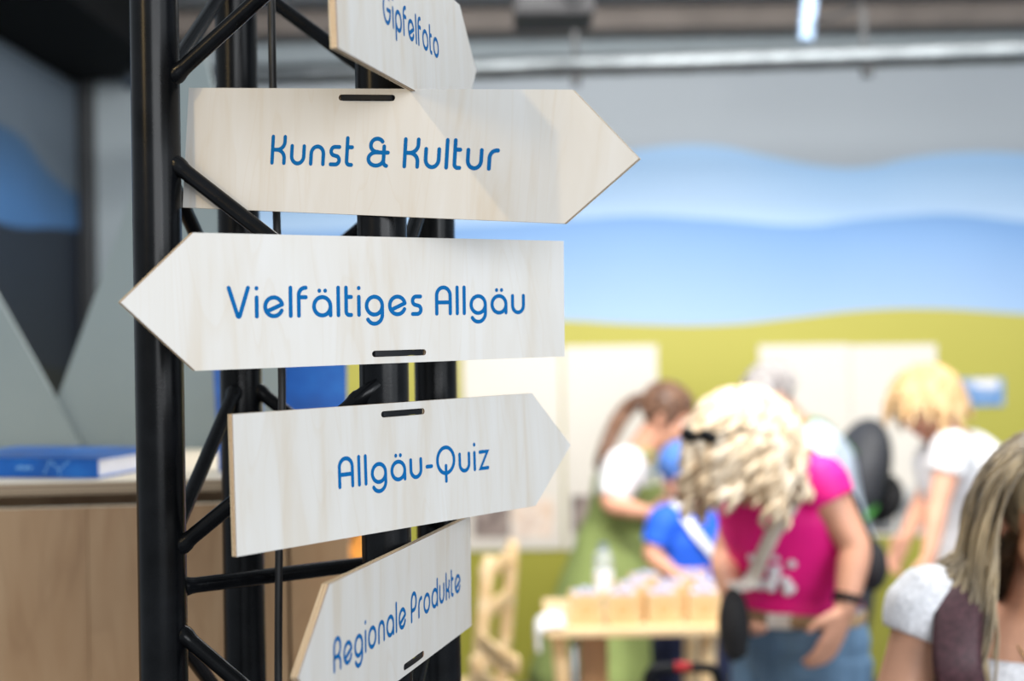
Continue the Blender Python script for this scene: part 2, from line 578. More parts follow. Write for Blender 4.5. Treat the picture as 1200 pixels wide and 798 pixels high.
RING = lambda x=11.0: arc(x, 10.75, 9, 8.75, 0, 360)
DOTS = [[(8, 25.6), (8, 25.7)], [(14.4, 25.6), (14.4, 25.7)]]
GL = {
    'V': (23.5, [[(2, 28.5), (10.6, 2.9), (11.1, 2.2), (11.75, 2.0), (12.4, 2.2), (12.9, 2.9), (21.5, 28.5)]]),
    'i': (4, [[(2, 19.5), (2, 2)], [(2, 28), (2, 28.2)]]),
    'e': (22, [[(3.4, 6.3), (19.7, 12.9)], arc(11, 10.75, 9, 8.75, 14, 335)]),
    'l': (4, [[(2, 28.5), (2, 2)]]),
    'f': (11.6, [[(2, 2), (2, 21.5)] + arc(9, 21.5, 7, 7, 180, 90) + [(9.6, 28.5)], [(2, 19.5), (9.6, 19.5)]]),
    'a': (22, [RING(), [(20, 10.75), (20, 2)]]),
    'ä': (22, [RING(), [(20, 10.75), (20, 2)]] + DOTS),
    't': (9.6, [[(2, 28.5), (2, 5.5)] + arc(5.5, 5.5, 3.5, 3.5, 180, 270) + [(7.6, 2)], [(2, 19.5), (7.6, 19.5)]]),
    'g': (22, [RING(), [(20, 10.75), (20, 2)] + arc(11, 2, 9, 9, 0, -148)]),
    's': (14, [[(11.6, 19.5), (6.5, 19.5)] + arc(6.5, 15.2, 4.3, 4.3, 90, 245) + arc(7.6, 6.3, 4.4, 4.3, 65, -90) + [(2.2, 2)]]),
    'A': (20.6, [[(2, 2), (2, 20.2)] + arc(10.3, 20.2, 8.3, 8.3, 180, 0) + [(18.6, 2)], [(2, 13.3), (18.6, 13.3)]]),
    'u': (18.4, [[(2, 19.5), (2, 9.5)] + arc(9.2, 9.5, 7.2, 7.5, 180, 360) + [(16.4, 19.5)]]),
    'K': (18.6, [[(2, 28.5), (2, 2)], [(2, 15.3), (7, 15.3)] + arc(7, 23.6, 9.4, 8.3, -90, 0) + [(16.4, 28.5)], [(7, 15.3)] + arc(7, 7, 9.4, 8.3, 90, 0) + [(16.4, 2)]]),
    'n': (18.4, [[(2, 2), (2, 12)] + arc(9.2, 12, 7.2, 7.5, 180, 0) + [(16.4, 2)]]),
    '&': (26, [arc(11.4, 22, 7.2, 6.5, 35, 270) + [(11.4, 15)], [(10.8, 15), (24, 15)], arc(10.8, 8.5, 8.6, 6.5, 90, 360), [(19.4, 21), (19.4, 6.5)] + arc(23.2, 6.2, 3.8, 4.2, 180, 265)]),
    'r': (12.6, [[(2, 2), (2, 12)] + arc(9.4, 12, 7.4, 7.5, 180, 90) + [(10.6, 19.5)]]),
    'Q': (29, [arc(14.5, 15.25, 12.5, 13.25, 0, 360), [(14.5, 9.5), (14.5, -6)]]),
    'z': (16.4, [[(2, 19.5), (14.2, 19.5), (2.4, 2), (14.4, 2)]]),
    '-': (11, [[(2, 11), (9, 11)]]),
    'G': (25, [arc(12.5, 15.25, 10.5, 13.25, 48, 352) + [(23, 14.4), (13.5, 14.4)]]),
    'p': (22, [RING(), [(2, 10.75), (2, -7.5)]]),
    'o': (22, [RING()]),
    'd': (22, [RING(), [(20, 28.5), (20, 2)]]),
    'R': (18.6, [[(2, 2), (2, 20.8)] + arc(9.3, 20.8, 7.3, 7.7, 180, -90) + [(2, 13.1)], [(9.3, 13.1)] + arc(9.3, 6.2, 7.3, 6.9, 90, 0) + [(16.6, 2)]]),
    'P': (18.6, [[(2, 2), (2, 20.3)] + arc(9.3, 20.3, 7.3, 8.2, 180, -90) + [(2, 12.1)]]),
    'k': (14.6, [[(2, 28.5), (2, 2)], [(2, 10.75), (5, 10.75)] + arc(5, 16, 7.6, 5.25, -90, 0) + [(12.6, 19.5)], [(5, 10.75)] + arc(5, 5.5, 7.6, 5.25, 90, 0) + [(12.6, 2)]]),
}


def stroke(bm, pts, hw, z):
    """flat round-ended stroke"""
    pts = [Vector((p[0], p[1], 0)) for p in pts]
    q = [pts[0]]
    for p in pts[1:]:
        if (p - q[-1]).length > 1e-6: q.append(p)
    if len(q) == 1: q.append(q[0] + Vector((0, 1e-5, 0)))
    n = len(q)
    closed = (q[0] - q[-1]).length < 1e-4 and n > 4
    L, R = [], []
    for i in range(n):
        if closed and i in (0, n - 1):
            t0 = (q[-1] - q[-2]).normalized(); t1 = (q[1] - q[0]).normalized()
        else:
            t0 = (q[i] - q[max(i - 1, 0)]); t1 = (q[min(i + 1, n - 1)] - q[i])
            t0 = t0.normalized() if t0.length > 0 else t1.normalized()
            t1 = t1.normalized() if t1.length > 0 else t0
        t = (t0 + t1)
        t = t.normalized() if t.length > 1e-6 else t0
        nr = Vector((-t.y, t.x, 0))
        k = hw / max(0.55, math.sqrt(max(0.0, (1 + t0.dot(t1)) / 2)))
        L.append(bm.verts.new(q[i] + nr * k + Vector((0, 0, z))))
        R.append(bm.verts.new(q[i] - nr * k + Vector((0, 0, z))))
    for i in range(n - 1):
        bm.faces.new((L[i], R[i], R[i + 1], L[i + 1]))
    if not closed:
        for end, e in ((0, -1), (n - 1, 1)):
            t = (q[1] - q[0]) if end == 0 else (q[-1] - q[-2])
            a0 = math.atan2(t.y, t.x)
            if end == 0: a0 += PI
            vs = [bm.verts.new(q[end] + Vector((hw * math.cos(a0 - PI / 2 + PI * k / 10), hw * math.sin(a0 - PI / 2 + PI * k / 10), z))) for k in range(11)]
            bm.faces.new(vs)


def lettering(text, x0, x1, base, bear=2.35, space=10.5, hw=2.0):
    w = 0
    xs = []
    for ch in text:
        xs.append(w)
        w += space if ch == ' ' else GL[ch][0] + 2 * bear
    w -= 2 * bear
    k = (x1 - x0) / w
    bm = bmesh.new()
    zi = 0
    for ch, x in zip(text, xs):
        if ch == ' ': continue
        for st in GL[ch][1]:
            zi += 1
            pts = [((x0 + k * (x + p[0])) / 1000, (base + p[1]) / 1000) for p in st]
            stroke(bm, pts, hw / 1000, 0.00022 + 0.000012 * (zi % 6))
    for f in bm.faces:
        f.normal_update()
        if f.normal.z < 0: f.normal_flip()
    me = bpy.data.meshes.new('lettering'); bm.to_mesh(me); bm.free()
    return me


SIGNS = [
    ('Kunst & Kultur', 1, (-0.14172, 1.40996, 0.18899), (0.92395, -0.37321, -0.08386), (0.07472, -0.0389, 0.99645), (-109.5, 143.5, -15.2), (-0.003, 0.0535),
     'pale plywood arrow sign pointing right, printed Kunst & Kultur, above the left-pointing sign'),
    ('Vielfältiges Allgäu', -1, (-0.11481, 1.41221, 0.04174), (0.80629, 0.5914, 0.01219), (0.00478, -0.02714, 0.99962), (-181.5, 160, -16.0), (0.0035, -0.0527),
     'pale plywood arrow sign pointing left, printed Vielfältiges Allgäu, middle of the post'),
    ('Allgäu-Quiz', 1, (-0.11131, 1.41345, -0.1225), (0.62759, 0.77852, 0.00555), (-0.0179, 0.0073, 0.99981), (-88, 135, -15.4), (0.0045, 0.052),
     'pale plywood arrow sign pointing right, printed Allgäu-Quiz, second from below'),
    ('Gipfelfoto', 1, (-0.09585, 1.37089, 0.30735), (0.20963, 0.97764, 0.01634), (-0.02348, -0.01167, 0.99966), (-82, 113, -15.6), (0.004, 0.0525),
     'pale plywood arrow sign printed Gipfelfoto, topmost and turned far to the right'),
    ('Regionale Produkte', -1, (-0.10439, 1.41239, -0.26425), (0.25273, 0.96746, 0.0122), (0.00363, -0.01356, 0.9999), (-206, 171, -15.6), (0.008, -0.054),
     'pale plywood arrow sign printed Regionale Produkte, lowest on the post'),
]
for text, d, pos, ax, ay, (tx0, tx1, tb), (sx, sy), label in SIGNS:
    ax, ay = Vector(ax).normalized(), Vector(ay).normalized()
    az = ax.cross(ay).normalized()
    ay = az.cross(ax)
    root = bpy.data.objects.new('arrow_sign', None)
    root.empty_display_size = 0.05
    COL.objects.link(root)
    MW = Matrix((ax, ay, az)).transposed().to_4x4()
    MW.translation = Vector((pos[0], pos[1], pos[2] + CAMZ))
    root.matrix_world = MW
    tag(root, label, 'sign', 'wooden arrow signs on the truss')
    obj('board', sign_board(d, (sx, sy, 0.063, 0.0062)), [M['sign'], M['sign_edge']], root)
    tag(link('lettering', lettering(text, tx0, tx1, tb), M['ink'], root), 'rounded blue lettering reading ' + text)
    # cable tie through the slot and round the upright
    cl = MW.inverted() @ Vector((CH[1][0], CH[1][1], (MW @ Vector((sx, sy, 0))).z))
    bm = bmesh.new()
    hw = 0.0265
    path = []
    out = 0.0016 if text.startswith('Kunst') else 0.0006
    x_l, x_r = sx - 0.0295, sx + 0.0295
    path += [(x_l, -0.004), (x_l + 0.002, out - 0.001), (x_l + 0.006, out), (sx, out + 0.0004), (x_r - 0.006, out), (x_r - 0.002, out - 0.001), (x_r, -0.004)]
    rr = 0.0262
    cx, cz = cl.x, cl.z
    for k in range(13):
        a = math.radians(15 - 210 * k / 12)
        path.append((cx + rr * math.cos(a), cz + rr * math.sin(a)))
    n = len(path)
    v = []
    for i, (x, z) in enumerate(path):
        t = Vector((path[(i + 1) % n][0] - path[i - 1][0], path[(i + 1) % n][1] - path[i - 1][1])).normalized()
        nx, nz = -t.y * 0.0007, t.x * 0.0007
        v.append([bm.verts.new((x + s * nx, sy + h * 0.0024, z + s * nz)) for s, h in ((1, 1), (1, -1), (-1, -1), (-1, 1))])
    for i in range(n):
        A, B = v[i], v[(i + 1) % n]
        for k in range(4): bm.faces.new((A[k], A[(k + 1) % 4], B[(k + 1) % 4], B[k]))
    me_o = obj('cable_tie', bm, M['tie'], None, auto=40)
    me_o.matrix_world = MW
    tag(me_o, 'black cable tie through the slot of the ' + text + ' sign', 'cable tie', 'cable ties holding the signs')

# ------------------------------------------------------------------ tall cabinet with display on top
CAB_RZ = 0.11
c0 = at(130, 564, 2.16)                     # point on the front top edge
cab = empty('birch_cabinet', (c0.x, c0.y, 0), CAB_RZ)
tag(cab, 'tall pale birch cabinet behind the truss with a plywood top', 'cabinet')
CT = c0.z                                    # height of the top surface's front edge
RX = 0.355                                   # right end in cabinet space
LX = -0.95
bm = bmesh.new(); box(bm, ((LX + RX) / 2, 0.47, (CT - 0.021) / 2), (RX - LX - 0.04, 0.50, CT - 0.021)); obj('carcass', bm, M['cab'], cab)
for x_ in (LX + 0.012, RX - 0.010):
    bm = bmesh.new(); box(bm, (x_, 0.365, (CT - 0.021) / 2), (0.018, 0.715, CT - 0.021), bevel=0.0008); obj('side_panel', bm, M['cab'], cab)
bm = bmesh.new(); box(bm, ((LX + RX) / 2, 0.372, CT - 0.0095), (RX - LX + 0.012, 0.74, 0.019), bevel=0.0012)
top = obj('top', bm, [M['cabtop'], M['cabedge']], cab)
for p in top.data.polygons:
    if abs(p.normal.z) < 0.5: p.material_index = 1
gx = at(335, 720, 2.14).x - c0.x             # gap between the two doors that shows right of the truss
sx2 = at(102, 700, 2.14).x - c0.x            # seam between the two doors at the left
for x0_, x1_ in ((LX, sx2), (sx2, gx - 0.002), (gx + 0.002, RX)):
    bm = bmesh.new(); box(bm, ((x0_ + x1_) / 2, -0.006, (CT - 0.028) / 2 + 0.03), (x1_ - x0_ - 0.0006, 0.020, CT - 0.044 - 0.06), bevel=0.0004)
    o = obj('door', bm, [M['cab'], M['cabtop']], cab)
    for p in o.data.polygons:
        if p.normal.z > 0.5: p.material_index = 1
bm = bmesh.new(); box(bm, ((LX + RX) / 2, 0.05, 0.03), (RX - LX - 0.02, 0.03, 0.06)); obj('plinth', bm, M['dark'], cab)
CM = Matrix.Translation(cab.location) @ Matrix.Rotation(CAB_RZ, 4, 'Z')


def on_cab(px, y_off):
    """point on the cabinet top, y_off behind its front edge, in the column of pixel px"""
    lo, hi = LX, RX
    f = lambda x: CM @ Vector((x, y_off, CT))
    u = (px - 600) / FPX
    for _ in range(40):
        mid = (lo + hi) / 2
        w = f(mid)
        if w.x / w.y < u: lo = mid
        else: hi = mid
    return f((lo + hi) / 2)


def prism(bm, poly, y0, y1, Mx=None):
    """polygon in x, z given thickness along y"""
    a = [bm.verts.new((x, y0, z)) for x, z in poly]
    b = [bm.verts.new((x, y1, z)) for x, z in poly]
    bm.faces.new(a); bm.faces.new(b[::-1])
    n = len(poly)
    for i in range(n):
        bm.faces.new((a[i], b[i], b[(i + 1) % n], a[(i + 1) % n]))
    if Mx is not None:
        for v in a + b: v.co = Mx @ v.co

# two mountain-shaped panels standing at the back of the cabinet top
def peak_panel(pix, yd, label):
    pts = [at(px, py, yd) for px, py in pix]
    base = min(p.z for p in pts)
    cx = sum(p.x for p in pts) / len(pts)
    bm = bmesh.new()
    prism(bm, [(p.x - cx, p.z - base) for p in pts], 0.0, 0.012)
    o = obj('mountain_panel', bm, M['panel'])
    o.location = (cx, yd, base)
    tag(o, label, 'panel', 'mountain shaped panels on the cabinet')
    return o

yr = 2.78
yb = lambda px: 399 + (CAMZ - CT - 0.0005) / yr * FPX + (600 - px) * ROLL
peak_panel([(98, yb(98)), (65, 468), (0, 352), (-60, 246), (-160, yb(-160))], yr + 0.002, 'grey white peak-shaped panel at the far left behind the lying blue book')
peak_panel([(350, yb(350)), (240, 60), (206, 85), (66, 470), (30, yb(30))], yr + 0.022, 'grey white peak-shaped panel rising behind the black truss')


# hardcover books
def cover_mat(name, seed):
    """blue photo cover: pale clouds, darker lake water and thin white route lines"""
    m, t, b = nt(name)
    tc = N(t, 'ShaderNodeTexCoord')
    mp = N(t, 'ShaderNodeMapping')
    mp.inputs['Location'].default_value = (seed, seed * 0.7, 0)
    t.links.new(tc.outputs['Object'], mp.inputs[0])
    n1 = N(t, 'ShaderNodeTexNoise', i_Scale=9.0, i_Detail=4.0)
    t.links.new(mp.outputs[0], n1.inputs['Vector'])
    r = ramp(t, [(0.25, srgb(0, 56, 126)), (0.5, srgb(0, 92, 178)), (0.62, srgb(20, 112, 196)), (0.8, srgb(100, 150, 206))])
    t.links.new(n1.outputs[0], r.inputs[0])
    t.links.new(r.outputs[0], b.inputs['Base Color'])
    b.inputs['Roughness'].default_value = 0.35
    return m

M['cover'] = cover_mat('blue_book_cover', 1.3)
M['lines'] = mat('pale_print_lines', srgb(150, 205, 240), 0.5)


def hardcover(w, h, th):
    """book lying flat, spine towards -y, parts in book space; origin at the bottom centre"""
    root = empty('book')
    bm = bmesh.new(); box(bm, (0, 0.003, th / 2), (w - 0.012, h - 0.010, th - 0.005)); obj('pages', bm, M['paper'], root)
    bm = bmesh.new()
    box(bm, (0, 0, 0.00125), (w, h, 0.0025), bevel=0.0006)
    box(bm, (0, 0, th - 0.00125), (w, h, 0.0025), bevel=0.0006)
    box(bm, (0, -h / 2 + 0.0015, th / 2), (w, 0.003, th), bevel=0.0008)
    obj('cover', bm, M['cover'], root)
    return root

bk = hardcover(0.30, 0.235, 0.031)
ray = at(115, 561, 1.0) - Vector((0, 0, CAMZ))
p = ray * ((CAMZ - CT) / -ray.z)                 # its near right corner on the cabinet top
ph = -0.26
sp_, tl_ = Vector((math.cos(ph), math.sin(ph), 0)), Vector((-math.sin(ph), math.cos(ph), 0))
p = p - sp_ * 0.15 + tl_ * 0.1175
bk.location = (p.x, p.y, CT + 0.0003)
bk.rotation_euler = (0, 0, ph)
tag(bk, 'blue hardcover book lying flat on the cabinet top', 'book')
# printed route lines on its spine
bm = bmesh.new()
for a, b_ in (((0.055, 0.006), (0.066, 0.027)), ((0.066, 0.027), (0.082, 0.013)), ((0.082, 0.013), (0.100, 0.027)), ((0.082, 0.013), (0.083, 0.003))):
    loft(bm, [(a[0], -0.1178, a[1]), (b_[0], -0.1178, b_[1])], [0.0006, 0.0006], seg=6)
for k in range(5):
    loft(bm, [(0.006 + k * 0.006, -0.1178, 0.014), (0.0095 + k * 0.006, -0.1178, 0.016 + 0.002 * (k % 2))], [0.0012, 0.0012], seg=6)
obj('spine_print', bm, M['lines'], bk)

# two books standing upright near the back of the cabinet
def standing(px0, px1, depth, h, th, lean, label):
    a, b_ = on_cab(px0, depth), on_cab(px1, depth)
    w = (b_ - a).length
    r = hardcover(h, w, th)
    mid = (a + b_) / 2
    # stand it up: book x -> up, book y -> along the cabinet, book z -> towards the camera
    along = (b_ - a).normalized()
    up = Vector((lean, 0.10, 1)).normalized()
    out = up.cross(along).normalized()
    along = out.cross(up)
    m = Matrix((up, along, out)).transposed().to_4x4()
    m.translation = mid + up * (h / 2 + 0.001)
    r.matrix_world = m
    tag(r, label, 'book', 'blue books standing on the cabinet')
    return r
standing(254, 309, 0.13, 0.215, 0.022, -0.06, 'narrow blue book standing upright behind the left rear truss tube')
standing(330, 414, 0.20, 0.21, 0.016, 0.0, 'blue picture book standing upright behind the gap between the two middle signs')

# orange bag seen through the truss, on a stool beside the cabinet
M['orange'] = mat('orange_paper', srgb(226, 150, 60), 0.6, var=0.05)
stool = empty('side_stool', (at(415, 690, 3.3).x, 3.3, 0))
tag(stool, 'small pale wooden stool just right of the cabinet behind the truss', 'stool')
bt = at(415, 662, 3.3).z
bm = bmesh.new(); box(bm, (0, 0, bt - 0.0125), (0.16, 0.26, 0.025), bevel=0.004); obj('seat', bm, M['cabtop'], stool)
for sx_ in (-1, 1):
    for sy_ in (-1, 1):
        bm = bmesh.new(); loft(bm, [(sx_ * 0.06, sy_ * 0.10, bt - 0.02), (sx_ * 0.07, sy_ * 0.12, 0.0)], [0.013, 0.011], seg=12, cap='flat'); obj('leg', bm, M['cabtop'], stool, smooth=True)
bag = empty('paper_bag', (at(424, 660, 3.3).x, 3.3, bt + 0.0005))
tag(bag, 'small orange paper bag with a black cord handle behind the truss', 'bag')
bm = bmesh.new(); box(bm, (0, 0, 0.05), (0.05, 0.12, 0.10), bevel=0.004); obj('bag_body', bm, M['orange'], bag)
bm = bmesh.new(); P = smooth_path([(-0.005, -0.064, 0.085), (-0.025, -0.068, 0.05), (-0.018, -0.07, 0.02), (0.0, -0.066, 0.008)], 14); loft(bm, P, [0.0035] * len(P), seg=8); obj('handle', bm, M['cable'], bag, smooth=True)
bm = bmesh.new(); box(bm, (at(407, 650, 3.3).x, 3.26, bt + 0.045), (0.022, 0.1, 0.09), bevel=0.002)
tag(obj('leaflet_stack', bm, M['paper']), 'stack of white leaflets beside the orange paper bag', 'leaflets')

# ------------------------------------------------------------------ under the ceiling
M['zinc'] = mat('zinc_duct', (0.13, 0.145, 0.155), 0.42, metal=1.0, var=0.08, scale=14, bump=0.15, bscale=60)
yd0, yd1 = 5.35, 4.95
a, b_ = at(155, 93, yd0), at(1500, 52, yd1)
bm = bmesh.new()
nseg = 108
pts = [a.lerp(b_, k / nseg) for k in range(nseg + 1)]
loft(bm, pts, [0.039 + (0.0025 if k % 6 == 0 else 0) for k in range(nseg + 1)], seg=24, side=(0, 0, 1))
tag(obj('air_duct', bm, M['zinc'], auto=50), 'long silver metal duct running across below the ceiling', 'duct')
for px, dz in ((700, 0.04), (1040, 0.045)):
    k = (px - 155) / 1345
    p = a.lerp(b_, k)
    bm = bmesh.new()
    box(bm, (0, 0, -0.055), (0.035, 0.05, 0.035), bevel=0.004)
    box(bm, (0, 0.045, 0.06), (0.02, 0.01, 0.25), bevel=0.002)
    o = obj('duct_bracket', bm, M['dark']); o.location = p
    tag(o, 'dark bracket clipped under the silver duct, ' + ('near the tip of the Kunst & Kultur sign' if px == 700 else 'right of the ceiling post'), 'bracket', 'brackets on the duct')
p0 = at(648, 4, 4.7)
pj = empty('projector', p0)
tag(pj, 'black box-shaped projector hanging under the ceiling', 'projector')
bm = bmesh.new(); box(bm, (0, 0, 0), (0.26, 0.25, 0.13), bevel=0.012); obj('housing', bm, M['black'], pj)
bm = bmesh.new(); loft(bm, [(0.06, -0.12, 0), (0.06, -0.145, 0)], [0.035, 0.03], seg=20, cap='flat'); obj('lens', bm, M['tie'], pj)
for k in range(5):
    bm = bmesh.new(); box(bm, (-0.06, -0.127, -0.03 + 0.015 * k), (0.09, 0.004, 0.006)); obj('vent_slat', bm, M['dark'], pj)
bm = bmesh.new(); loft(bm, [(0, 0, 0.06), (0, 0, 3.12 - p0.z)], [0.018, 0.018], seg=12, cap='flat'); obj('mount', bm, M['dark'], pj)
M['bluepost'] = mat('blue_grey_steel', srgb(120, 140, 165), 0.35, metal=0.6, var=0.05)
a2, b2 = at(940, -40, 5.4), at(950, 48, 5.4)
bm = bmesh.new(); box(bm, (0, 0, 0), (0.055, 0.055, 0.40), bevel=0.006)
o = obj('ceiling_post', bm, M['bluepost']); o.location = (b2.x, 5.4, 2.92); o.rotation_euler = (0, 0.1, 0)
tag(o, 'blue grey steel post hanging from the ceiling behind the duct', 'post')
bm = bmesh.new(); P = smooth_path([at(955, 24, 5.3), at(975, 20, 5.3), at(995, 12, 5.3), at(1012, -4, 5.3), at(1025, -40, 5.3)], 16); loft(bm, P, [0.009] * len(P), seg=8)
tag(obj('ceiling_cable', bm, M['cable'], smooth=True), 'black cable looping from the ceiling beside the blue grey post', 'cable')

# ------------------------------------------------------------------ posters on the mural
def photo_mat(name, c1, c2, c3, sc=14):
    m, t, b = nt(name)
    tc = N(t, 'ShaderNodeTexCoord')
    n = N(t, 'ShaderNodeTexNoise', i_Scale=sc, i_Detail=3.0)
    t.links.new(tc.outputs['Object'], n.inputs['Vector'])
    r = ramp(t, [(0.35, c1), (0.5, c2), (0.66, c3)])
    t.links.new(n.outputs[0], r.inputs[0])
    t.links.new(r.outputs[0], b.inputs['Base Color'])
    b.inputs['Roughness'].default_value = 0.4
    return m
M['ph_brown'] = photo_mat('brown_photo', srgb(88, 78, 74), srgb(140, 124, 118), srgb(176, 160, 150))
M['ph_light'] = photo_mat('pale_photo', srgb(226, 196, 170), srgb(240, 224, 210), srgb(196, 160, 136), 9)
M['ph_grey'] = photo_mat('grey_photo', srgb(40, 42, 44), srgb(120, 122, 124), srgb(210, 206, 200), 12)
M['ph_blue'] = photo_mat('blue_photo', srgb(40, 110, 160), srgb(110, 150, 200), srgb(236, 226, 210), 7)
M['poster'] = mat('cream_poster', srgb(222, 215, 204), 0.55, var=0.01)
YP = YB - 0.03


def poster(x0, y0, x1, y1, photos, label):
    a, b_ = at(x0, y1, YP), at(x1, y0, YP)
    w, h = b_.x - a.x, b_.z - a.z
    r = empty('wall_poster', ((a.x + b_.x) / 2, YP, a.z))
    bm = bmesh.new(); box(bm, (0, 0, h / 2), (w, 0.012, h), bevel=0.002); obj('sheet', bm, M['poster'], r)
    for (u0, u1, v0, v1, mm) in photos:
        bm = bmesh.new(); box(bm, ((u0 + u1) / 2 * w - w / 2, -0.0065, (v0 + v1) / 2 * h), ((u1 - u0) * w, 0.002, (v1 - v0) * h)); obj('photo', bm, M[mm], r)
    tag(r, label, 'poster', 'cream posters on the green mural')
    return r
poster(545, 408, 657, 645, [(0.09, 0.46, 0.06, 0.24, 'ph_brown'), (0.49, 0.9, 0.06, 0.26, 'ph_light')], 'cream wall poster with two photos, right behind the tip of the Quiz sign')
poster(663, 404, 770, 645, [(0.07, 0.45, 0.08, 0.27, 'ph_brown'), (0.5, 0.92, 0.08, 0.27, 'ph_light')], 'cream wall poster behind the woman in the green dress')
poster(892, 403, 995, 628, [(0.06, 0.94, 0.02, 0.22, 'ph_grey')], 'cream wall poster behind the white-haired man')
poster(999, 403, 1097, 628, [(0.06, 0.48, 0.02, 0.25, 'ph_grey'), (0.52, 0.94, 0.02, 0.25, 'ph_grey')], 'cream wall poster with grey photos behind the blonde woman in white')
a, b_ = at(1121, 476, YP), at(1176, 443, YP)
r = empty('picture_card', ((a.x + b_.x) / 2, YP, a.z)); tag(r, 'small blue landscape picture on the green mural at the right', 'picture')
bm = bmesh.new(); box(bm, (0, 0, (b_.z - a.z) / 2), (b_.x - a.x, 0.01, b_.z - a.z), bevel=0.002); obj('print', bm, M['ph_blue'], r)
bm = bmesh.new(); box(bm, (0.025, -0.006, 0.105), (0.11, 0.003, 0.035)); obj('white_strip', bm, M['paper'], r)

# ------------------------------------------------------------------ table with boxes
M['pine'] = wood('pale_pine', srgb(214, 184, 138), srgb(196, 160, 112), srgb(224, 202, 164), grain=(1.5, 8, 8), figure=0.2)
M['pine_dark'] = wood('brown_board', srgb(150, 112, 76), srgb(120, 86, 56), srgb(170, 132, 94), grain=(6, 6, 1.2), figure=0.3)
TZ = 0.755
YT = 4.15
tl, tr_ = at(640, 745, YT).x, at(858, 745, YT).x
tab = empty('display_table', ((tl + tr_) / 2, YT + 0.25, 0))
tag(tab, 'pale wooden table in front of the children carrying small boxes', 'table')
hw_ = (tr_ - tl) / 2
bm = bmesh.new(); box(bm, (0, 0, TZ - 0.0125), (2 * hw_, 0.50, 0.025), bevel=0.004); obj('table_top', bm, M['pine'], tab)
bm = bmesh.new(); box(bm, (at(698, 780, YT).x - tab.location.x, -0.15, (TZ - 0.03) / 2), (0.085, 0.022, TZ - 0.03), bevel=0.003); obj('side_board', bm, M['pine_dark'], tab)
lx = at(660, 780, YT).x - tab.location.x
for (x_, y_, sl) in ((lx - 0.01, -0.20, 0.07), (lx - 0.01, 0.20, 0.07), (hw_ - 0.06, -0.20, -0.03), (hw_ - 0.06, 0.20, -0.03)):
    bm = bmesh.new(); loft(bm, [(x_, y_, TZ - 0.02), (x_ + sl, y_, 0.0)], [(0.024, 0.018), (0.02, 0.016)], seg=4, cap='flat'); obj('leg', bm, M['pine'], tab)
bm = bmesh.new(); loft(bm, [(lx + 0.035, -0.22, TZ - 0.03), (lx + 0.035, -0.22, 0.0)], [0.012, 0.012], seg=12, cap='flat'); obj('metal_bracket', bm, M['zinc'], tab, smooth=True)
# white folded cloth hanging over the left corner
bm = bmesh.new()
cxl = tl - tab.location.x
for k in range(4):
    yy = -0.22 + 0.05 * k
    P = smooth_path([(0.05, yy, TZ + 0.009), (0.02, yy, TZ + 0.010), (-0.018, yy, TZ - 0.006), (-0.024, yy, TZ - 0.04), (-0.022, yy, TZ - 0.065)], 12)
    loft(bm, P, [(0.034, 0.008)] * len(P), seg=10, side=(0, 1, 0))
bm2 = bm
o = obj('folded_cloth', bm2, M['white'], smooth=True); o.location = (tab.location.x + cxl, tab.location.y, 0)
tag(o, 'white folded cloth hanging over the left corner of the wooden table', 'cloth')

M['boxwood'] = mat('pale_box_wood', srgb(216, 182, 132), 0.6, var=0.05, scale=30)
M['stamp'] = mat('orange_stamp', srgb(222, 160, 90), 0.6)
M['cards'] = mat('bluish_cards', srgb(178, 180, 206), 0.5, var=0.12, scale=60)
bxp = empty('small_box')
S = 0.095
bm = bmesh.new(); box(bm, (0, 0, 0.004), (S, S, 0.008)); obj('bottom', bm, M['boxwood'], bxp)
for k in range(4):
    bm = bmesh.new(); box(bm, (0, -S / 2 + 0.004, 0.048), (S - (0.0162 if k % 2 else 0), 0.008, 0.08), M=Matrix.Rotation(k * PI / 2, 4, 'Z'), bevel=0.0012); obj('side', bm, M['boxwood'], bxp)
for q, (dx, h_) in enumerate(((-0.026, 0.082), (0.0, 0.09), (0.026, 0.085))):
    bm = bmesh.new(); box(bm, (dx, 0, 0.008 + h_ / 2), (0.021, 0.08, h_), bevel=0.001); obj('card_stack', bm, M['cards'], bxp)
bm = bmesh.new()
loft(bm, [(math.cos(t_ * PI / 8) * 0.016, -S / 2 - 0.0003, 0.045 + math.sin(t_ * PI / 8) * 0.011) for t_ in range(17)], [0.0022] * 17, seg=6)
obj('stamp', bm, M['stamp'], bxp)


def copy_tree(o, parent=None):
    c = o.copy(); COL.objects.link(c)
    c.parent = parent
    for ch in list(o.children): copy_tree(ch, c)
    return c
spots_ = [(686, 0.06, 'front row, farthest left'), (729, 0.05, 'front row, second from the left'), (775, 0.055, 'front row, second from the right'), (824, 0.05, 'front row, at the right end'),
          (742, 0.20, 'middle row, left'), (786, 0.20, 'middle row, centre'), (828, 0.20, 'middle row, right'),
          (756, 0.345, 'back row, left'), (812, 0.345, 'back row, right')]
for i, (px, dy, w_) in enumerate(spots_):
    b_ = bxp if i == 0 else copy_tree(bxp)
    b_.location = (at(px, 700, YT + dy + 0.05).x, YT + dy + 0.05, TZ + 0.0005)
    b_.rotation_euler = (0, 0, random.uniform(-0.06, 0.10))
    tag(b_, 'small pale wooden box of cards on the table, ' + w_, 'box', 'wooden card boxes on the table')

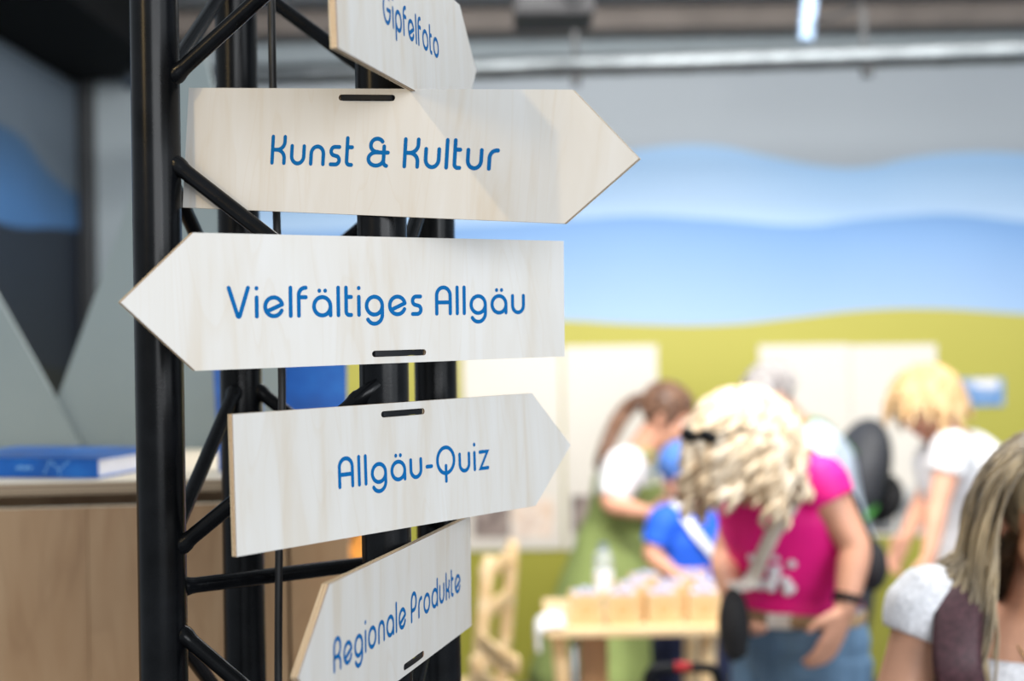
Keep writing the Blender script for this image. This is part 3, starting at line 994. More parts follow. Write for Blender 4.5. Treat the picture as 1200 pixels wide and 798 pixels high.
# water bottle
m, t, b = nt('clear_plastic')
b.inputs['Base Color'].default_value = (0.93, 0.96, 1.0, 1)
b.inputs['Roughness'].default_value = 0.12
b.inputs['Transmission Weight'].default_value = 0.75
b.inputs['IOR'].default_value = 1.2
M['clear'] = m
px_b = at(707, 660, YT + 0.30)
bot = empty('water_bottle', (px_b.x, YT + 0.30, TZ + 0.0005)); tag(bot, 'clear plastic water bottle standing behind the boxes', 'bottle')
bm = bmesh.new(); loft(bm, [(0, 0, 0.004), (0, 0, 0.02), (0, 0, 0.13), (0, 0, 0.17), (0, 0, 0.19)], [0.026, 0.029, 0.029, 0.027, 0.012], seg=24, cap='flat'); obj('bottle_body', bm, M['clear'], bot, smooth=True)
bm = bmesh.new(); loft(bm, [(0, 0, 0.06), (0, 0, 0.12)], [0.0296, 0.0296], seg=24, cap='flat'); obj('paper_label', bm, M['paper'], bot, auto=40)
bm = bmesh.new(); loft(bm, [(0, 0, 0.188), (0, 0, 0.205)], [0.0145, 0.0145], seg=16, cap='flat'); obj('screw_cap', bm, M['bluepost'], bot, auto=40)

# ------------------------------------------------------------------ pale wooden chairs
def ladder_chair(px, y, rz, label, hb=1.02, seatw=0.36):
    r = empty('wooden_chair', (at(px, 700, y).x, y, 0), rz)
    hs = seatw / 2
    for sx_ in (-1, 1):
        bm = bmesh.new(); P = [(sx_ * hs, 0.17, 0.0), (sx_ * hs, 0.18, 0.45), (sx_ * hs, 0.22, hb - 0.05), (sx_ * hs * 0.96, 0.225, hb)]
        loft(bm, P, [0.021, 0.024, 0.022, 0.02], seg=14); obj('back_post', bm, M['pine'], r, smooth=True)
        bm = bmesh.new(); loft(bm, [(sx_ * hs, -0.17, 0.0), (sx_ * hs, -0.17, 0.44)], [0.019, 0.022], seg=14); obj('leg', bm, M['pine'], r, smooth=True)
    for z_ in (0.60, 0.76, hb - 0.04):
        bm = bmesh.new(); P = smooth_path([(-hs, 0.205, z_), (-hs * 0.5, 0.225, z_ + 0.008), (hs * 0.5, 0.225, z_ + 0.008), (hs, 0.205, z_)], 10)
        loft(bm, P, [(0.028, 0.009)] * len(P), seg=10, side=(0, 0, 1)); obj('back_slat', bm, M['pine'], r, smooth=True)
    bm = bmesh.new(); box(bm, (0, 0, 0.455), (seatw + 0.05, 0.40, 0.028), bevel=0.01); obj('seat', bm, M['pine'], r)
    for sy_ in (-0.17, 0.17):
        bm = bmesh.new(); loft(bm, [(-hs, sy_, 0.22), (hs, sy_, 0.22)], [0.012, 0.012], seg=10); obj('stretcher', bm, M['pine'], r, smooth=True)
    tag(r, label, 'chair', 'pale wooden chairs')
    return r
ladder_chair(508, 4.6, -1.79, 'pale wooden chair with rounded posts right behind the lowest sign', hb=0.92)
ladder_chair(668, 3.9, 1.85, 'low pale wooden chair at the left end of the display table', hb=0.70)

# black trolley handle with a red button at the bottom edge
hy = 3.55
hz = at(800, 783, hy).z
tro = empty('trolley', (at(800, 790, hy).x, hy, 0)); tag(tro, 'black trolley with a rounded pull handle and red button below the table', 'trolley')
hw_ = (at(842, 790, hy).x - at(757, 790, hy).x) / 2
bm = bmesh.new(); P = smooth_path([(-hw_, 0, hz - 0.25), (-hw_, 0, hz - 0.06), (-hw_ * 0.9, 0, hz - 0.012), (-hw_ * 0.6, 0, hz), (hw_ * 0.6, 0, hz), (hw_ * 0.9, 0, hz - 0.012), (hw_, 0, hz - 0.06), (hw_, 0, hz - 0.25)], 30)
loft(bm, P, [0.013] * len(P), seg=12); obj('pull_handle', bm, M['tie'], tro, smooth=True)
M['red'] = mat('red_plastic', srgb(190, 30, 34), 0.4)
bm = bmesh.new(); box(bm, (0, -0.006, hz + 0.006), (0.04, 0.022, 0.018), bevel=0.004); obj('button', bm, M['red'], tro)
for sx_ in (-1, 1):
    bm = bmesh.new(); loft(bm, [(sx_ * hw_, 0, hz - 0.24), (sx_ * hw_, 0, 0.35)], [0.009, 0.009], seg=10); obj('rod', bm, M['zinc'], tro, smooth=True)
    bm = bmesh.new(); loft(bm, [(sx_ * hw_ - 0.012, 0.02, 0.04), (sx_ * hw_ + 0.012, 0.02, 0.04)], [0.04, 0.04], seg=18, cap='flat'); obj('wheel', bm, M['tie'], tro)
bm = bmesh.new(); box(bm, (0, 0.08, 0.22), (2 * hw_ + 0.06, 0.18, 0.34), bevel=0.02); obj('case', bm, M['black'], tro)

# ------------------------------------------------------------------ people
M['skin'] = mat('skin', srgb(212, 156, 128), 0.5, var=0.03, scale=20)
M['skin_tan'] = mat('skin_tanned', srgb(196, 146, 118), 0.5, var=0.04, scale=20)
M['lip'] = mat('lips', srgb(186, 96, 88), 0.4)
M['eyew'] = mat('eye_white', srgb(236, 232, 228), 0.25)
M['iris'] = mat('iris', srgb(60, 50, 44), 0.2)
M['denim'] = mat('blue_denim', srgb(92, 122, 150), 0.8, var=0.12, scale=25, bump=0.3, bscale=260, stretch=(1, 1, 0.35))
M['pink'] = mat('pink_jersey', srgb(246, 14, 140), 0.65, var=0.05, scale=10, bump=0.1, bscale=60)
M['green_dress'] = mat('sage_green_cotton', srgb(142, 158, 92), 0.8, var=0.06, scale=12, bump=0.2, bscale=90)
M['blue_shirt'] = mat('bright_blue_jersey', srgb(24, 92, 214), 0.7, var=0.05, scale=12)
M['navy'] = mat('navy_cotton', srgb(28, 36, 66), 0.8, var=0.08)
M['pale_blue'] = mat('pale_blue_shirt', srgb(206, 220, 238), 0.75, var=0.03)
M['cap'] = mat('denim_blue_cap', srgb(76, 122, 196), 0.8, var=0.06)
M['charcoal'] = mat('charcoal_nylon', srgb(52, 54, 60), 0.6, var=0.12, scale=20)
M['grass'] = mat('green_strap', srgb(70, 140, 60), 0.7)
M['plum'] = mat('plum_brown_bodice', srgb(72, 44, 50), 0.6, var=0.2, scale=120, bump=0.4, bscale=200)
M['lace'] = mat('white_lace', srgb(226, 226, 230), 0.8, var=0.10, scale=140, bump=0.7, bscale=180)
M['leather'] = mat('tan_leather', srgb(170, 140, 104), 0.5)
M['shoe'] = mat('dark_shoe', srgb(44, 40, 40), 0.5)
M['strap'] = mat('cream_woven_strap', srgb(226, 220, 210), 0.8, var=0.12, scale=160)


def hair_mat(name, a, b_, c, sc=40):
    m, t, b = nt(name)
    tc = N(t, 'ShaderNodeTexCoord')
    mp = N(t, 'ShaderNodeMapping')
    mp.inputs['Scale'].default_value = (1, 1, 0.22)
    t.links.new(tc.outputs['Object'], mp.inputs[0])
    n = N(t, 'ShaderNodeTexNoise', i_Scale=sc, i_Detail=3.0)
    t.links.new(mp.outputs[0], n.inputs['Vector'])
    r = ramp(t, [(0.3, a), (0.5, b_), (0.7, c)])
    t.links.new(n.outputs[0], r.inputs[0])
    t.links.new(r.outputs[0], b.inputs['Base Color'])
    b.inputs['Roughness'].default_value = 0.42
    return m
M['h_brown'] = hair_mat('brown_hair', srgb(70, 48, 36), srgb(98, 68, 50), srgb(126, 90, 64))
M['h_blond'] = hair_mat('light_blonde_hair', srgb(194, 162, 124), srgb(220, 200, 170), srgb(232, 220, 202), 30)
M['h_gold'] = hair_mat('golden_blonde_hair', srgb(176, 132, 84), srgb(202, 166, 118), srgb(216, 190, 146))
M['h_white'] = hair_mat('white_hair', srgb(140, 135, 134), srgb(166, 160, 158), srgb(184, 180, 178))
M['h_ash'] = hair_mat('ash_blonde_hair', srgb(84, 74, 60), srgb(142, 126, 100), srgb(190, 170, 136), 36)


def lerp(a, b, t): return Vector(a) * (1 - t) + Vector(b) * t


class Human:
    """joints in world space; every volume that makes body and clothes comes from here"""
    def __init__(s, label, y, pelvis, waist, chest, neck, head, f, hf, armL, armR, k=1.0, hu=(0, 0, 1), knee_fwd=0.03, stance=0.10, girth=1.0):
        s.k, s.g = k, girth
        w = lambda q: at(q[0], q[1], q[2] if len(q) > 2 else y)
        s.pelvis, s.waist, s.chest, s.neck, s.head = map(w, (pelvis, waist, chest, neck, head))
        s.f = Vector((f[0], f[1], 0)).normalized()
        s.l = Vector((-s.f.y, s.f.x, 0))
        s.hf = Vector(hf).normalized()
        hu = Vector(hu)
        s.hl = hu.cross(s.hf).normalized()
        s.hu = s.hf.cross(s.hl).normalized()
        s.arms = []
        for A, side in ((armL, 1), (armR, -1)):
            s.arms.append((w(A[0]), w(A[1]), w(A[2]), Vector(A[3]).normalized(), side, A[4] if len(A) > 4 else 0.35))
        s.legs = []
        for side in (1, -1):
            hip = s.pelvis + s.l * side * 0.085 * k + Vector((0, 0, -0.03 * k))
            foot = Vector((s.pelvis.x, s.pelvis.y, 0)) + s.l * side * stance * k
            ank = foot + Vector((0, 0, 0.075 * k))
            knee = lerp(hip, ank, 0.5) + s.f * knee_fwd
            s.legs.append((hip, knee, ank))
        s.root = empty('person', (s.pelvis.x, s.pelvis.y, 0))
        tag(s.root, label, 'person')
        s.HM = Matrix((s.hf, s.hl, s.hu)).transposed()

    def hp(s, x, y, z):
        return s.head + s.HM @ (Vector((x, y, z)) * s.k)

    def hell(s, bm, c, r):
        ellipsoid(bm, s.hp(*c), [q * s.k for q in r], s.HM)

    def torso(s, bm, e=0.0, lo=0.0, hi=1.0):
        k, g = s.k, s.g
        up = (s.waist - s.pelvis).normalized()
        key = [(s.pelvis - up * 0.10 * k, .150, .105), (s.pelvis, .172, .125), (lerp(s.pelvis, s.waist, .55), .160, .115), (s.waist, .138, .102), (lerp(s.waist, s.chest, .5), .146, .108),
               (s.chest, .162, .120), (lerp(s.chest, s.neck, .55), .160, .098), (lerp(s.chest, s.neck, .85), .115, .078), (s.neck, .066, .062)]
        pts, rad = [], []
        n = len(key) - 1
        K = 32
        for j in range(K + 1):
            t = (lo + (hi - lo) * j / K) * n
            i = min(int(t), n - 1)
            u = t - i
            pts.append(lerp(key[i][0], key[i + 1][0], u))
            rad.append(((key[i][1] * (1 - u) + key[i + 1][1] * u) * k * g + e, (key[i][2] * (1 - u) + key[i + 1][2] * u) * k * g + e))
        loft(bm, pts, rad, seg=28, side=s.l, cap='flat')

    def arm(s, bm, i, e=0.0, lo=0.0, hi=1.0, puff=0.0):
        sh, el, wr, hd, side, curl = s.arms[i]
        k = s.k
        key = [(lerp(sh, s.neck, .30), .050), (sh, .053), (lerp(sh, el, .45), .044), (el, .037), (lerp(el, wr, .3), .037), (wr, .026)]
        L = [0, .12, .34, .56, .70, 1.0]
        pts, rad = [], []
        K = 22
        for j in range(K + 1):
            t = lo + (hi - lo) * j / K
            q = 0
            while q < len(L) - 2 and t > L[q + 1]: q += 1
            u = (t - L[q]) / (L[q + 1] - L[q])
            pts.append(lerp(key[q][0], key[q + 1][0], u))
            rad.append((key[q][1] * (1 - u) + key[q + 1][1] * u) * k + e + puff * math.sin(PI * j / K))
        loft(bm, pts, rad, seg=16, cap='flat' if e else 'round')

    def leg(s, bm, i, e=0.0, hi=1.0):
        hip, kn, an = s.legs[i]
        k = s.k
        pts = [hip, lerp(hip, kn, .4), kn, lerp(kn, an, .35), lerp(kn, an, hi)]
        loft(bm, pts, [r * k + e for r in (.088, .078, .058, .056, .040 if hi > .9 else .05)], seg=18, cap='flat' if e else 'round')

    def hand(s, bm, i):
        sh, el, wr, d, side, curl = s.arms[i]
        k = s.k
        fore = (wr - el).normalized()
        n = d.cross(s.l if abs(d.dot(s.l)) < 0.8 else s.f).normalized()       # back of the hand direction
        if n.dot(s.f) < 0: n = -n
        t = d.cross(n).normalized()
        # thumb points forward / upward
        if (t.dot(s.f) + 0.4 * t.z) < 0: t = -t
        palm_n = -s.l * side
        palm_n = (palm_n - d * palm_n.dot(d))
        palm_n = palm_n.normalized() if palm_n.length > 0.2 else n
        t = (s.f - d * s.f.dot(d)); t = (t - palm_n * t.dot(palm_n))
        t = t.normalized() if t.length > 0.1 else d.cross(palm_n).normalized()
        loft(bm, [wr - fore * .01 * k, wr + d * .03 * k, wr + d * .065 * k, wr + d * .09 * k], [(.026 * k, .020 * k), (.034 * k, .017 * k), (.040 * k, .015 * k), (.038 * k, .012 * k)], seg=14, side=t)
        for o, Lf in ((.029, .070), (.010, .080), (-.009, .075), (-.028, .058)):
            p = wr + d * .085 * k + t * o * k
            pts = [p]
            dd = d.copy()
            for q in range(3):
                a = curl * (0.6 + 0.5 * q)
                dd = (dd * math.cos(a) + palm_n * math.sin(a)).normalized()
                p = p + dd * (Lf * k * (.42, .32, .26)[q])
                pts.append(p)
            loft(bm, pts, [.0098 * k, .0092 * k, .0084 * k, .0074 * k], seg=10)
        p = wr + d * .025 * k + t * .028 * k
        d1 = (d * .65 + t * .65 + palm_n * .25).normalized()
        d2 = (d * .9 + t * .25 + palm_n * .3).normalized()
        loft(bm, [p, p + d1 * .038 * k, p + d1 * .038 * k + d2 * .032 * k], [.0135 * k, .0108 * k, .0088 * k], seg=10)

    def body(s, m, voxel=0.007):
        bm = bmesh.new()
        s.torso(bm)
        for i in (0, 1):
            s.arm(bm, i)
            s.hand(bm, i)
            s.leg(bm, i)
            hip, kn, an = s.legs[i]
            loft(bm, [an + Vector((0, 0, -.02 * s.k)) - s.f * .03 * s.k, an - Vector((0, 0, .035 * s.k)) + s.f * .06 * s.k, an - Vector((0, 0, .048 * s.k)) + s.f * .14 * s.k], [.034 * s.k, (.036 * s.k, .026 * s.k), (.034 * s.k, .02 * s.k)], seg=12, side=s.l)
        # neck and head
        loft(bm, [s.neck - (s.head - s.neck).normalized() * .03, lerp(s.neck, s.hp(-.02, 0, -.05), .5), s.hp(-.015, 0, -.03)], [(.062 * s.k, .06 * s.k), (.054 * s.k, .054 * s.k), .054 * s.k], seg=16, side=s.l)
        s.hell(bm, (-.010, 0, .028), (.096, .076, .088))
        s.hell(bm, (.022, 0, -.038), (.062, .055, .072))
        s.hell(bm, (.056, 0, -.092), (.026, .028, .022))
        s.hell(bm, (.072, 0, .026), (.022, .048, .014))
        for q in (-1, 1):
            s.hell(bm, (.056, .034 * q, -.030), (.030, .024, .028))
            s.hell(bm, (-.006, .078 * q, -.006), (.020, .010, .032))
        s.hell(bm, (.078, 0, -.060), (.014, .024, .012))
        loft(bm, [s.hp(.084, 0, .016), s.hp(.098, 0, -.008), s.hp(.106, 0, -.026), s.hp(.094, 0, -.036)], [.009 * s.k, .0105 * s.k, .014 * s.k, .013 * s.k], seg=10)
        b_ = remesh('body', bm, voxel, m, s.root, 4)
        for q in (-1, 1):
            bm = bmesh.new(); s.hell(bm, (.076, .031 * q, .010), (.0125, .0145, .0105)); e_ = obj('eye', bm, M['eyew'], s.root, smooth=True, world_space=True)
            bm = bmesh.new(); s.hell(bm, (.0865, .031 * q, .009), (.0030, .0060, .0060)); o = obj('iris', bm, M['iris'], None, smooth=True)
            o.parent = e_
        bm = bmesh.new()
        s.hell(bm, (.0865, 0, -.0555), (.0075, .0215, .0050)); s.hell(bm, (.0850, 0, -.0650), (.0080, .0185, .0060))
        obj('mouth', bm, M['lip'], s.root, smooth=True, world_space=True)
        for q in (-1, 1):
            bm = bmesh.new(); P = smooth_path([s.hp(.091, .014 * q, .034), s.hp(.088, .032 * q, .040), s.hp(.074, .050 * q, .034)], 8); loft(bm, P, [.0036 * s.k] * len(P), seg=6)
            obj('eyebrow', bm, s.hair_m, s.root, smooth=True, world_space=True)
        return b_

    def cloth(s, name, m, fn, voxel=0.008, it=4):
        bm = bmesh.new()
        fn(bm)
        return remesh(name, bm, voxel, m, s.root, it)

    def shoes(s, m):
        for i in (0, 1):
            hip, kn, an = s.legs[i]
            k = s.k
            bm = bmesh.new()
            z = lambda v, h: Vector((v.x, v.y, h * k))
            loft(bm, [z(an - s.f * .05 * k, .045), z(an + s.f * .0 * k, .055), z(an + s.f * .08 * k, .036), z(an + s.f * .165 * k, .026)], [(.036 * k, .042 * k), (.040 * k, .052 * k), (.044 * k, .034 * k), (.034 * k, .024 * k)], seg=16, side=s.l)
            obj('shoe', bm, m, s.root, smooth=True, world_space=True)

    def hair(s, m, n, length, wave=0.0, freq=3.0, width=0.006, cap=(.100, .088, .096), front=0.035, outward=0.25, rnd=1, steps=14, up_start=0.0, grow=1.0, avoid=(), part=False, thick=0.35):
        """cap plus individually grown locks that fall by gravity around head and shoulders"""
        R = random.Random(rnd)
        bm = bmesh.new()
        cc = (-.020, 0, .038)
        ellipsoid(bm, s.hp(*cc), [q * s.k for q in cap], s.HM, 24, 16)
        k = s.k
        G = Vector((0, 0, -1))
        solids = [(s.hp(-.008, 0, .02), .094 * k * grow), (s.hp(.02, 0, -.05), .068 * k), (lerp(s.neck, s.head, .35), .062 * k)] + [(Vector(c), r) for c, r in avoid]
        for j in range(n):
            th = R.uniform(-PI, PI)
            ph = math.asin(R.uniform(-0.15, 1.0))
            d = Vector((math.cos(ph) * math.cos(th), math.cos(ph) * math.sin(th), math.sin(ph)))
            if d.x > front / .1 * 1.2 and d.z < 0.55: continue
            if part and d.x > -0.2 and (abs(d.y) < 0.30 or d.z > 0.85): continue
            p = s.hp(cc[0] + d.x * cap[0] * .96, cc[1] + d.y * cap[1] * .96, cc[2] + d.z * cap[2] * .96)
            out = (s.HM @ d).normalized()
            away = s.HM @ Vector((-0.35, (1 if d.y > 0 else -1) * (1.2 if part else 0.9), 0.0))
            v = (out * (0.55 + up_start) + away * 0.5 + G * 0.25).normalized()
            Ls = length * R.uniform(.75, 1.08) * k
            st = Ls / steps
            pts = []
            phs = R.uniform(0, 2 * PI)
            for q in range(steps + 1):
                pts.append(p.copy())
                v = (v * (0.62) + G * 0.42 + out * outward * 0.10).normalized()
                p = p + v * st
                for c, r in solids:
                    dv = p - c
                    if dv.length < r + .006: p = c + dv.normalized() * (r + .006 + R.random() * .006)
            if wave:
                a = v.orthogonal().normalized(); b_ = v.cross(a)
                pts = [pp + (a * math.cos(phs + q / steps * freq * 2 * PI) + b_ * math.sin(phs + q / steps * freq * 2 * PI)) * wave * min(1, q / 3) for q, pp in enumerate(pts)]
            w_ = width * k * R.uniform(.8, 1.3)
            rad = [(w_ * min(1.0, .6 + q / 4) * (1 - .7 * max(0, q / steps - .6) / .4), w_ * thick * 1.5) for q in range(steps + 1)]
            loft(bm, pts, rad, seg=5, cap='flat')
        return obj('hair', bm, m, s.root, smooth=True, world_space=True)


def band(path, w, th, side, name, m, parent, n=24):
    P = smooth_path(path, n)
    bm = bmesh.new(); loft(bm, P, [(w, th)] * len(P), seg=8, side=side, cap='flat')
    return obj(name, bm, m, parent, smooth=True, world_space=parent is not None)

# ---- woman in pink top and jeans, head bowed
w = Human('woman in bright pink top and blue jeans with bowed curly blonde head', 3.40,
          (938, 748, 3.42), (932, 690, 3.42), (922, 615, 3.39), (906, 556, 3.33), (872, 526, 3.22), (-0.75, -0.66), (-0.72, -0.42, -0.55),
          ((962, 566, 3.25), (1003, 642, 3.22), (991, 712, 3.18), (-0.42, -0.05, -0.9), 0.25),
          ((872, 590, 3.50), (850, 660, 3.46), (856, 694, 3.30), (0.1, -0.5, -0.55), 0.9), girth=1.0)
w.hair_m = M['h_blond']
w.body(M['skin'])
w.cloth('top', M['pink'], lambda bm: (w.torso(bm, .016, .275, .97), w.arm(bm, 0, .014, 0, .26), w.arm(bm, 1, .014, 0, .26)))
w.cloth('jeans', M['denim'], lambda bm: (w.torso(bm, .008, 0, .30), w.leg(bm, 0, .014), w.leg(bm, 1, .014)))
w.shoes(M['shoe'])
w.hair(M['h_blond'], 460, .20, wave=.016, freq=2.2, width=.008, cap=(.100, .094, .098), outward=.35, rnd=3, grow=1.02, up_start=.1, thick=.6)
wb = lerp(w.pelvis, w.waist, .55)
bm = bmesh.new()
P = [wb + w.l * (.172 * math.cos(q / 24 * 2 * PI)) + w.f * (.127 * math.sin(q / 24 * 2 * PI)) for q in range(25)]
loft(bm, P, [(.016, .003)] * 25, seg=8, side=(0, 0, 1)); obj('belt', bm, M['leather'], w.root, smooth=True, world_space=True)
bm = bmesh.new(); bc = wb + w.f * (.127 * math.cos(.3) + .004) + w.l * (.172 * math.sin(.3))
bl_ = (w.l * math.cos(.62) - w.f * math.sin(.62)); MB_ = Matrix((bl_, Vector((0, 0, 1)).cross(bl_), Vector((0, 0, 1)))).transposed().to_4x4(); MB_.translation = bc
box(bm, (0, 0, 0), (.07, .008, .035), M=MB_, bevel=.003); obj('belt_buckle', bm, M['strap'], w.root, world_space=True)
wr_ = w.arms[0][2]; fa = (w.arms[0][2] - w.arms[0][1]).normalized()
bm = bmesh.new(); loft(bm, [wr_ - fa * .028, wr_ - fa * .010], [.0335, .0325], seg=20, cap='flat'); obj('wrist_watch', bm, M['tie'], w.root, world_space=True, auto=40)
# lace print on the chest
bm = bmesh.new()
R = random.Random(4)
pc = lerp(w.waist, w.chest, .55)
for q in range(26):
    a_ = R.uniform(-.1, .65); zz = R.uniform(-.07, .05)
    c_ = pc + Vector((0, 0, zz)) + w.l * (.158 * math.sin(a_)) + w.f * (.130 * math.cos(a_))
    ellipsoid(bm, c_, (.013, .013, .012), None, 8, 6)
obj('lace_print', bm, M['lace'], w.root, smooth=True, world_space=True)
# sunglasses pushed up into the hair
sg = empty('sunglasses', w.hp(.075, 0, .105)); tag(sg, 'dark sunglasses pushed up into the curly blonde hair of the woman in pink', 'sunglasses')
for q in (-1, 1):
    bm = bmesh.new(); ellipsoid(bm, w.hp(.088, .034 * q, .098), (.012, .030, .022), w.HM, 14, 10); obj('lens', bm, M['tie'], sg, smooth=True, world_space=True)
    bm = bmesh.new(); P = smooth_path([w.hp(.084, .062 * q, .105), w.hp(.03, .098 * q, .09), w.hp(-.03, .104 * q, .06)], 8); loft(bm, P, [.003] * len(P), seg=6); obj('temple', bm, M['tie'], sg, smooth=True, world_space=True)
bm = bmesh.new(); loft(bm, [w.hp(.096, -.012, .104), w.hp(.096, .012, .104)], [.003, .003], seg=6); obj('bridge', bm, M['tie'], sg, world_space=True)
# shoulder bag on her right hip with a woven strap across the chest
sb_c = at(860, 732, 3.20)
sb = empty('shoulder_bag', sb_c); tag(sb, 'black shoulder bag with cream woven strap on the hip of the woman in pink', 'bag')
bm = bmesh.new(); ellipsoid(bm, sb_c, (.036, .05, .085), None, 18, 14); box(bm, sb_c + Vector((0, 0, -.01)), (.055, .075, .12), bevel=.012); remesh('pouch', bm, .006, M['black'], sb, 6)
fr = lambda a_, t_, o: lerp(w.waist, w.neck, t_) + w.l * (.158 * math.sin(a_)) + w.f * ((.125 + o) * math.cos(a_))
band([w.neck + w.l * .085 + Vector((0, 0, .03)), fr(.95, .86, .05), fr(.6, .62, .04), fr(.3, .36, .038), fr(.02, .14, .036), sb_c + Vector((.0, 0, .085))], .021, .003, w.l, 'strap', M['strap'], sb)
rb_c = at(1022, 662, 3.62)
rb = empty('round_bag', rb_c); tag(rb, 'round black bag behind the arm of the woman in pink', 'bag')
bm = bmesh.new(); ellipsoid(bm, rb_c, (.040, .05, .066), None, 18, 14); obj('pouch', bm, M['black'], rb, smooth=True, world_space=True)
band([rb_c + Vector((0, 0, .06)), w.chest - w.f * .16 + w.l * .10, lerp(w.chest, w.neck, .7) - w.f * .10 + w.l * .13, w.arms[0][0] + Vector((-.02, .02, .075))], .010, .003, w.l, 'strap', M['black'], rb)

# ---- woman in green dress leaning over the table
g = Human('woman in green dirndl and white blouse with brown ponytail leaning over the table', 5.3,
          (706, 668, 5.36), (724, 612, 5.34), (738, 568, 5.30), (752, 530, 5.27), (782, 489, 5.24), (0.93, -0.36), (0.86, -0.30, -0.42),
          ((762, 552, 5.45), (778, 598, 5.46), (794, 582, 5.26), (0.6, -0.6, 0.1), 0.5),
          ((733, 548, 5.13), (714, 590, 5.06), (762, 602, 4.98), (0.95, -0.1, 0.05), 0.4), k=1.0)
g.hair_m = M['h_brown']
g.body(M['skin'], .008)
g.cloth('blouse', M['white'], lambda bm: (g.torso(bm, .008, .45, .93), g.arm(bm, 0, .016, 0, .52, .018), g.arm(bm, 1, .016, 0, .52, .018)), .009)
g.cloth('bodice', M['green_dress'], lambda bm: g.torso(bm, .016, .22, .72), .009)
band([g.chest + g.f * .12 - g.l * .08, lerp(g.chest, g.neck, .8) + g.f * .07 - g.l * .09 + Vector((0, 0, .03)), g.neck - g.l * .10 + Vector((0, 0, -.005)), lerp(g.chest, g.neck, .5) - g.f * .12 - g.l * .09], .022, .006, g.l, 'shoulder_strap', M['green_dress'], g.root)


def skirt(h, m, z1, flare, pleats=22, push=Vector((0, 0, 0)), amp=.012, name='skirt'):
    bm = bmesh.new()
    rings = []
    top = h.waist - Vector((0, 0, .01))
    for q in range(13):
        t = q / 12
        c = lerp(top, Vector((h.pelvis.x, h.pelvis.y, z1)) + push, t)
        a = (.150 + (flare - .150) * t ** .75) * h.k
        b_ = (.115 + (flare * .86 - .115) * t ** .75) * h.k
        ring = []
        for i in range(pleats * 4):
            th = 2 * PI * i / (pleats * 4)
            r = 1 + amp * 8 * t ** .5 * math.sin(th * pleats) * .12
            ring.append(bm.verts.new(c + h.l * a * r * math.cos(th) + h.f * b_ * r * math.sin(th)))
        rings.append(ring)
    n = len(rings[0])
    for A, B in zip(rings[:-1], rings[1:]):
        for i in range(n): bm.faces.new((A[i], A[(i + 1) % n], B[(i + 1) % n], B[i]))
    o = obj(name, bm, m, h.root, smooth=True, world_space=True)
    sm = o.modifiers.new('thickness', 'SOLIDIFY'); sm.thickness = .004
    return o
skirt(g, M['green_dress'], .34, .36, push=g.f * .03)
g.shoes(M['shoe'])
# apron over the front of the skirt
g.hair(M['h_brown'], 120, .05, width=.008, cap=(.100, .084, .094), outward=0.0, rnd=5, steps=6)
P = smooth_path([g.hp(-.10, 0, .03), g.hp(-.135, 0, -.0), g.hp(-.16, -.01, -.08), at(712, 520, 5.20), at(702, 545, 5.19)], 20)
bm = bmesh.new(); loft(bm, P, [.020 + .012 * math.sin(PI * q / 20) for q in range(21)], seg=12); obj('ponytail', bm, M['h_brown'], g.root, smooth=True, world_space=True)
bm = bmesh.new(); ellipsoid(bm, g.hp(-.108, 0, .028), (.018, .018, .018)); obj('hair_tie', bm, M['plum'], g.root, smooth=True, world_space=True)

# ---- child in blue
c = Human('child in bright blue shirt and blue cap with a white sash, seen from behind', 4.86,
          (814, 704), (814, 670), (813, 632), (812, 594), (802, 556, 4.84), (-0.42, 0.90), (-0.75, 0.5, -0.25),
          ((778, 612, 4.78), (763, 650, 4.76), (792, 674, 4.72), (0.9, 0.2, -0.1), 0.4),
          ((846, 612, 4.92), (866, 652, 4.90), (846, 682, 4.82), (-0.9, 0.1, -0.1), 0.4), k=0.82)
c.hair_m = M['h_brown']
c.body(M['skin'], .007)
c.cloth('shirt', M['blue_shirt'], lambda bm: (c.torso(bm, .016, .10, .95), c.arm(bm, 0, .016, 0, .45), c.arm(bm, 1, .016, 0, .45)), .008)
c.cloth('shorts', M['navy'], lambda bm: (c.torso(bm, .010, 0, .25), c.leg(bm, 0, .02, .05), c.leg(bm, 1, .02, .05)), .008)
c.shoes(M['shoe'])
c.hair(M['h_brown'], 90, .05, width=.008, outward=0.0, rnd=6, steps=6)
bm = bmesh.new(); ellipsoid(bm, c.hp(-.012, 0, .052), (.094, .086, .078), c.HM, 24, 16)
ellipsoid(bm, c.hp(.105, 0, .045), (.045, .058, .006), c.HM, 18, 10)
cp_ = remesh('cap', bm, .005, M['cap'], c.root, 3)
fb = lambda a_, t_: lerp(c.pelvis, c.neck, t_) + c.l * (.150 * math.sin(a_)) - c.f * (.122 * math.cos(a_))
band([at(790, 586, 4.80), fb(.45, .80), fb(.1, .60), fb(-.3, .40), fb(-.75, .18), c.pelvis - c.l * .15], .019, .003, c.l, 'sash', M['white'], c.root)

# ---- white-haired man with rucksack
m_ = Human('white-haired man in pale shirt wearing a dark rucksack, looking down', 5.45,
           (980, 655), (974, 604), (956, 545), (934, 500, 5.43), (902, 465, 5.40), (-0.90, -0.32), (-0.85, -0.22, -0.45),
           ((962, 520, 5.25), (958, 580, 5.20), (915, 598, 5.10), (-0.95, -0.1, 0), 0.4),
           ((945, 520, 5.62), (930, 580, 5.62), (905, 596, 5.45), (-0.95, -0.1, 0), 0.4), k=1.0)
m_.hair_m = M['h_white']
m_.body(M['skin'], .009)
m_.cloth('shirt', M['pale_blue'], lambda bm: (m_.torso(bm, .018, .08, .96), m_.arm(bm, 0, .018, 0, .50), m_.arm(bm, 1, .018, 0, .50)), .010)
m_.cloth('trousers', M['charcoal'], lambda bm: (m_.torso(bm, .012, 0, .26), m_.leg(bm, 0, .02), m_.leg(bm, 1, .02)), .010)
m_.shoes(M['shoe'])
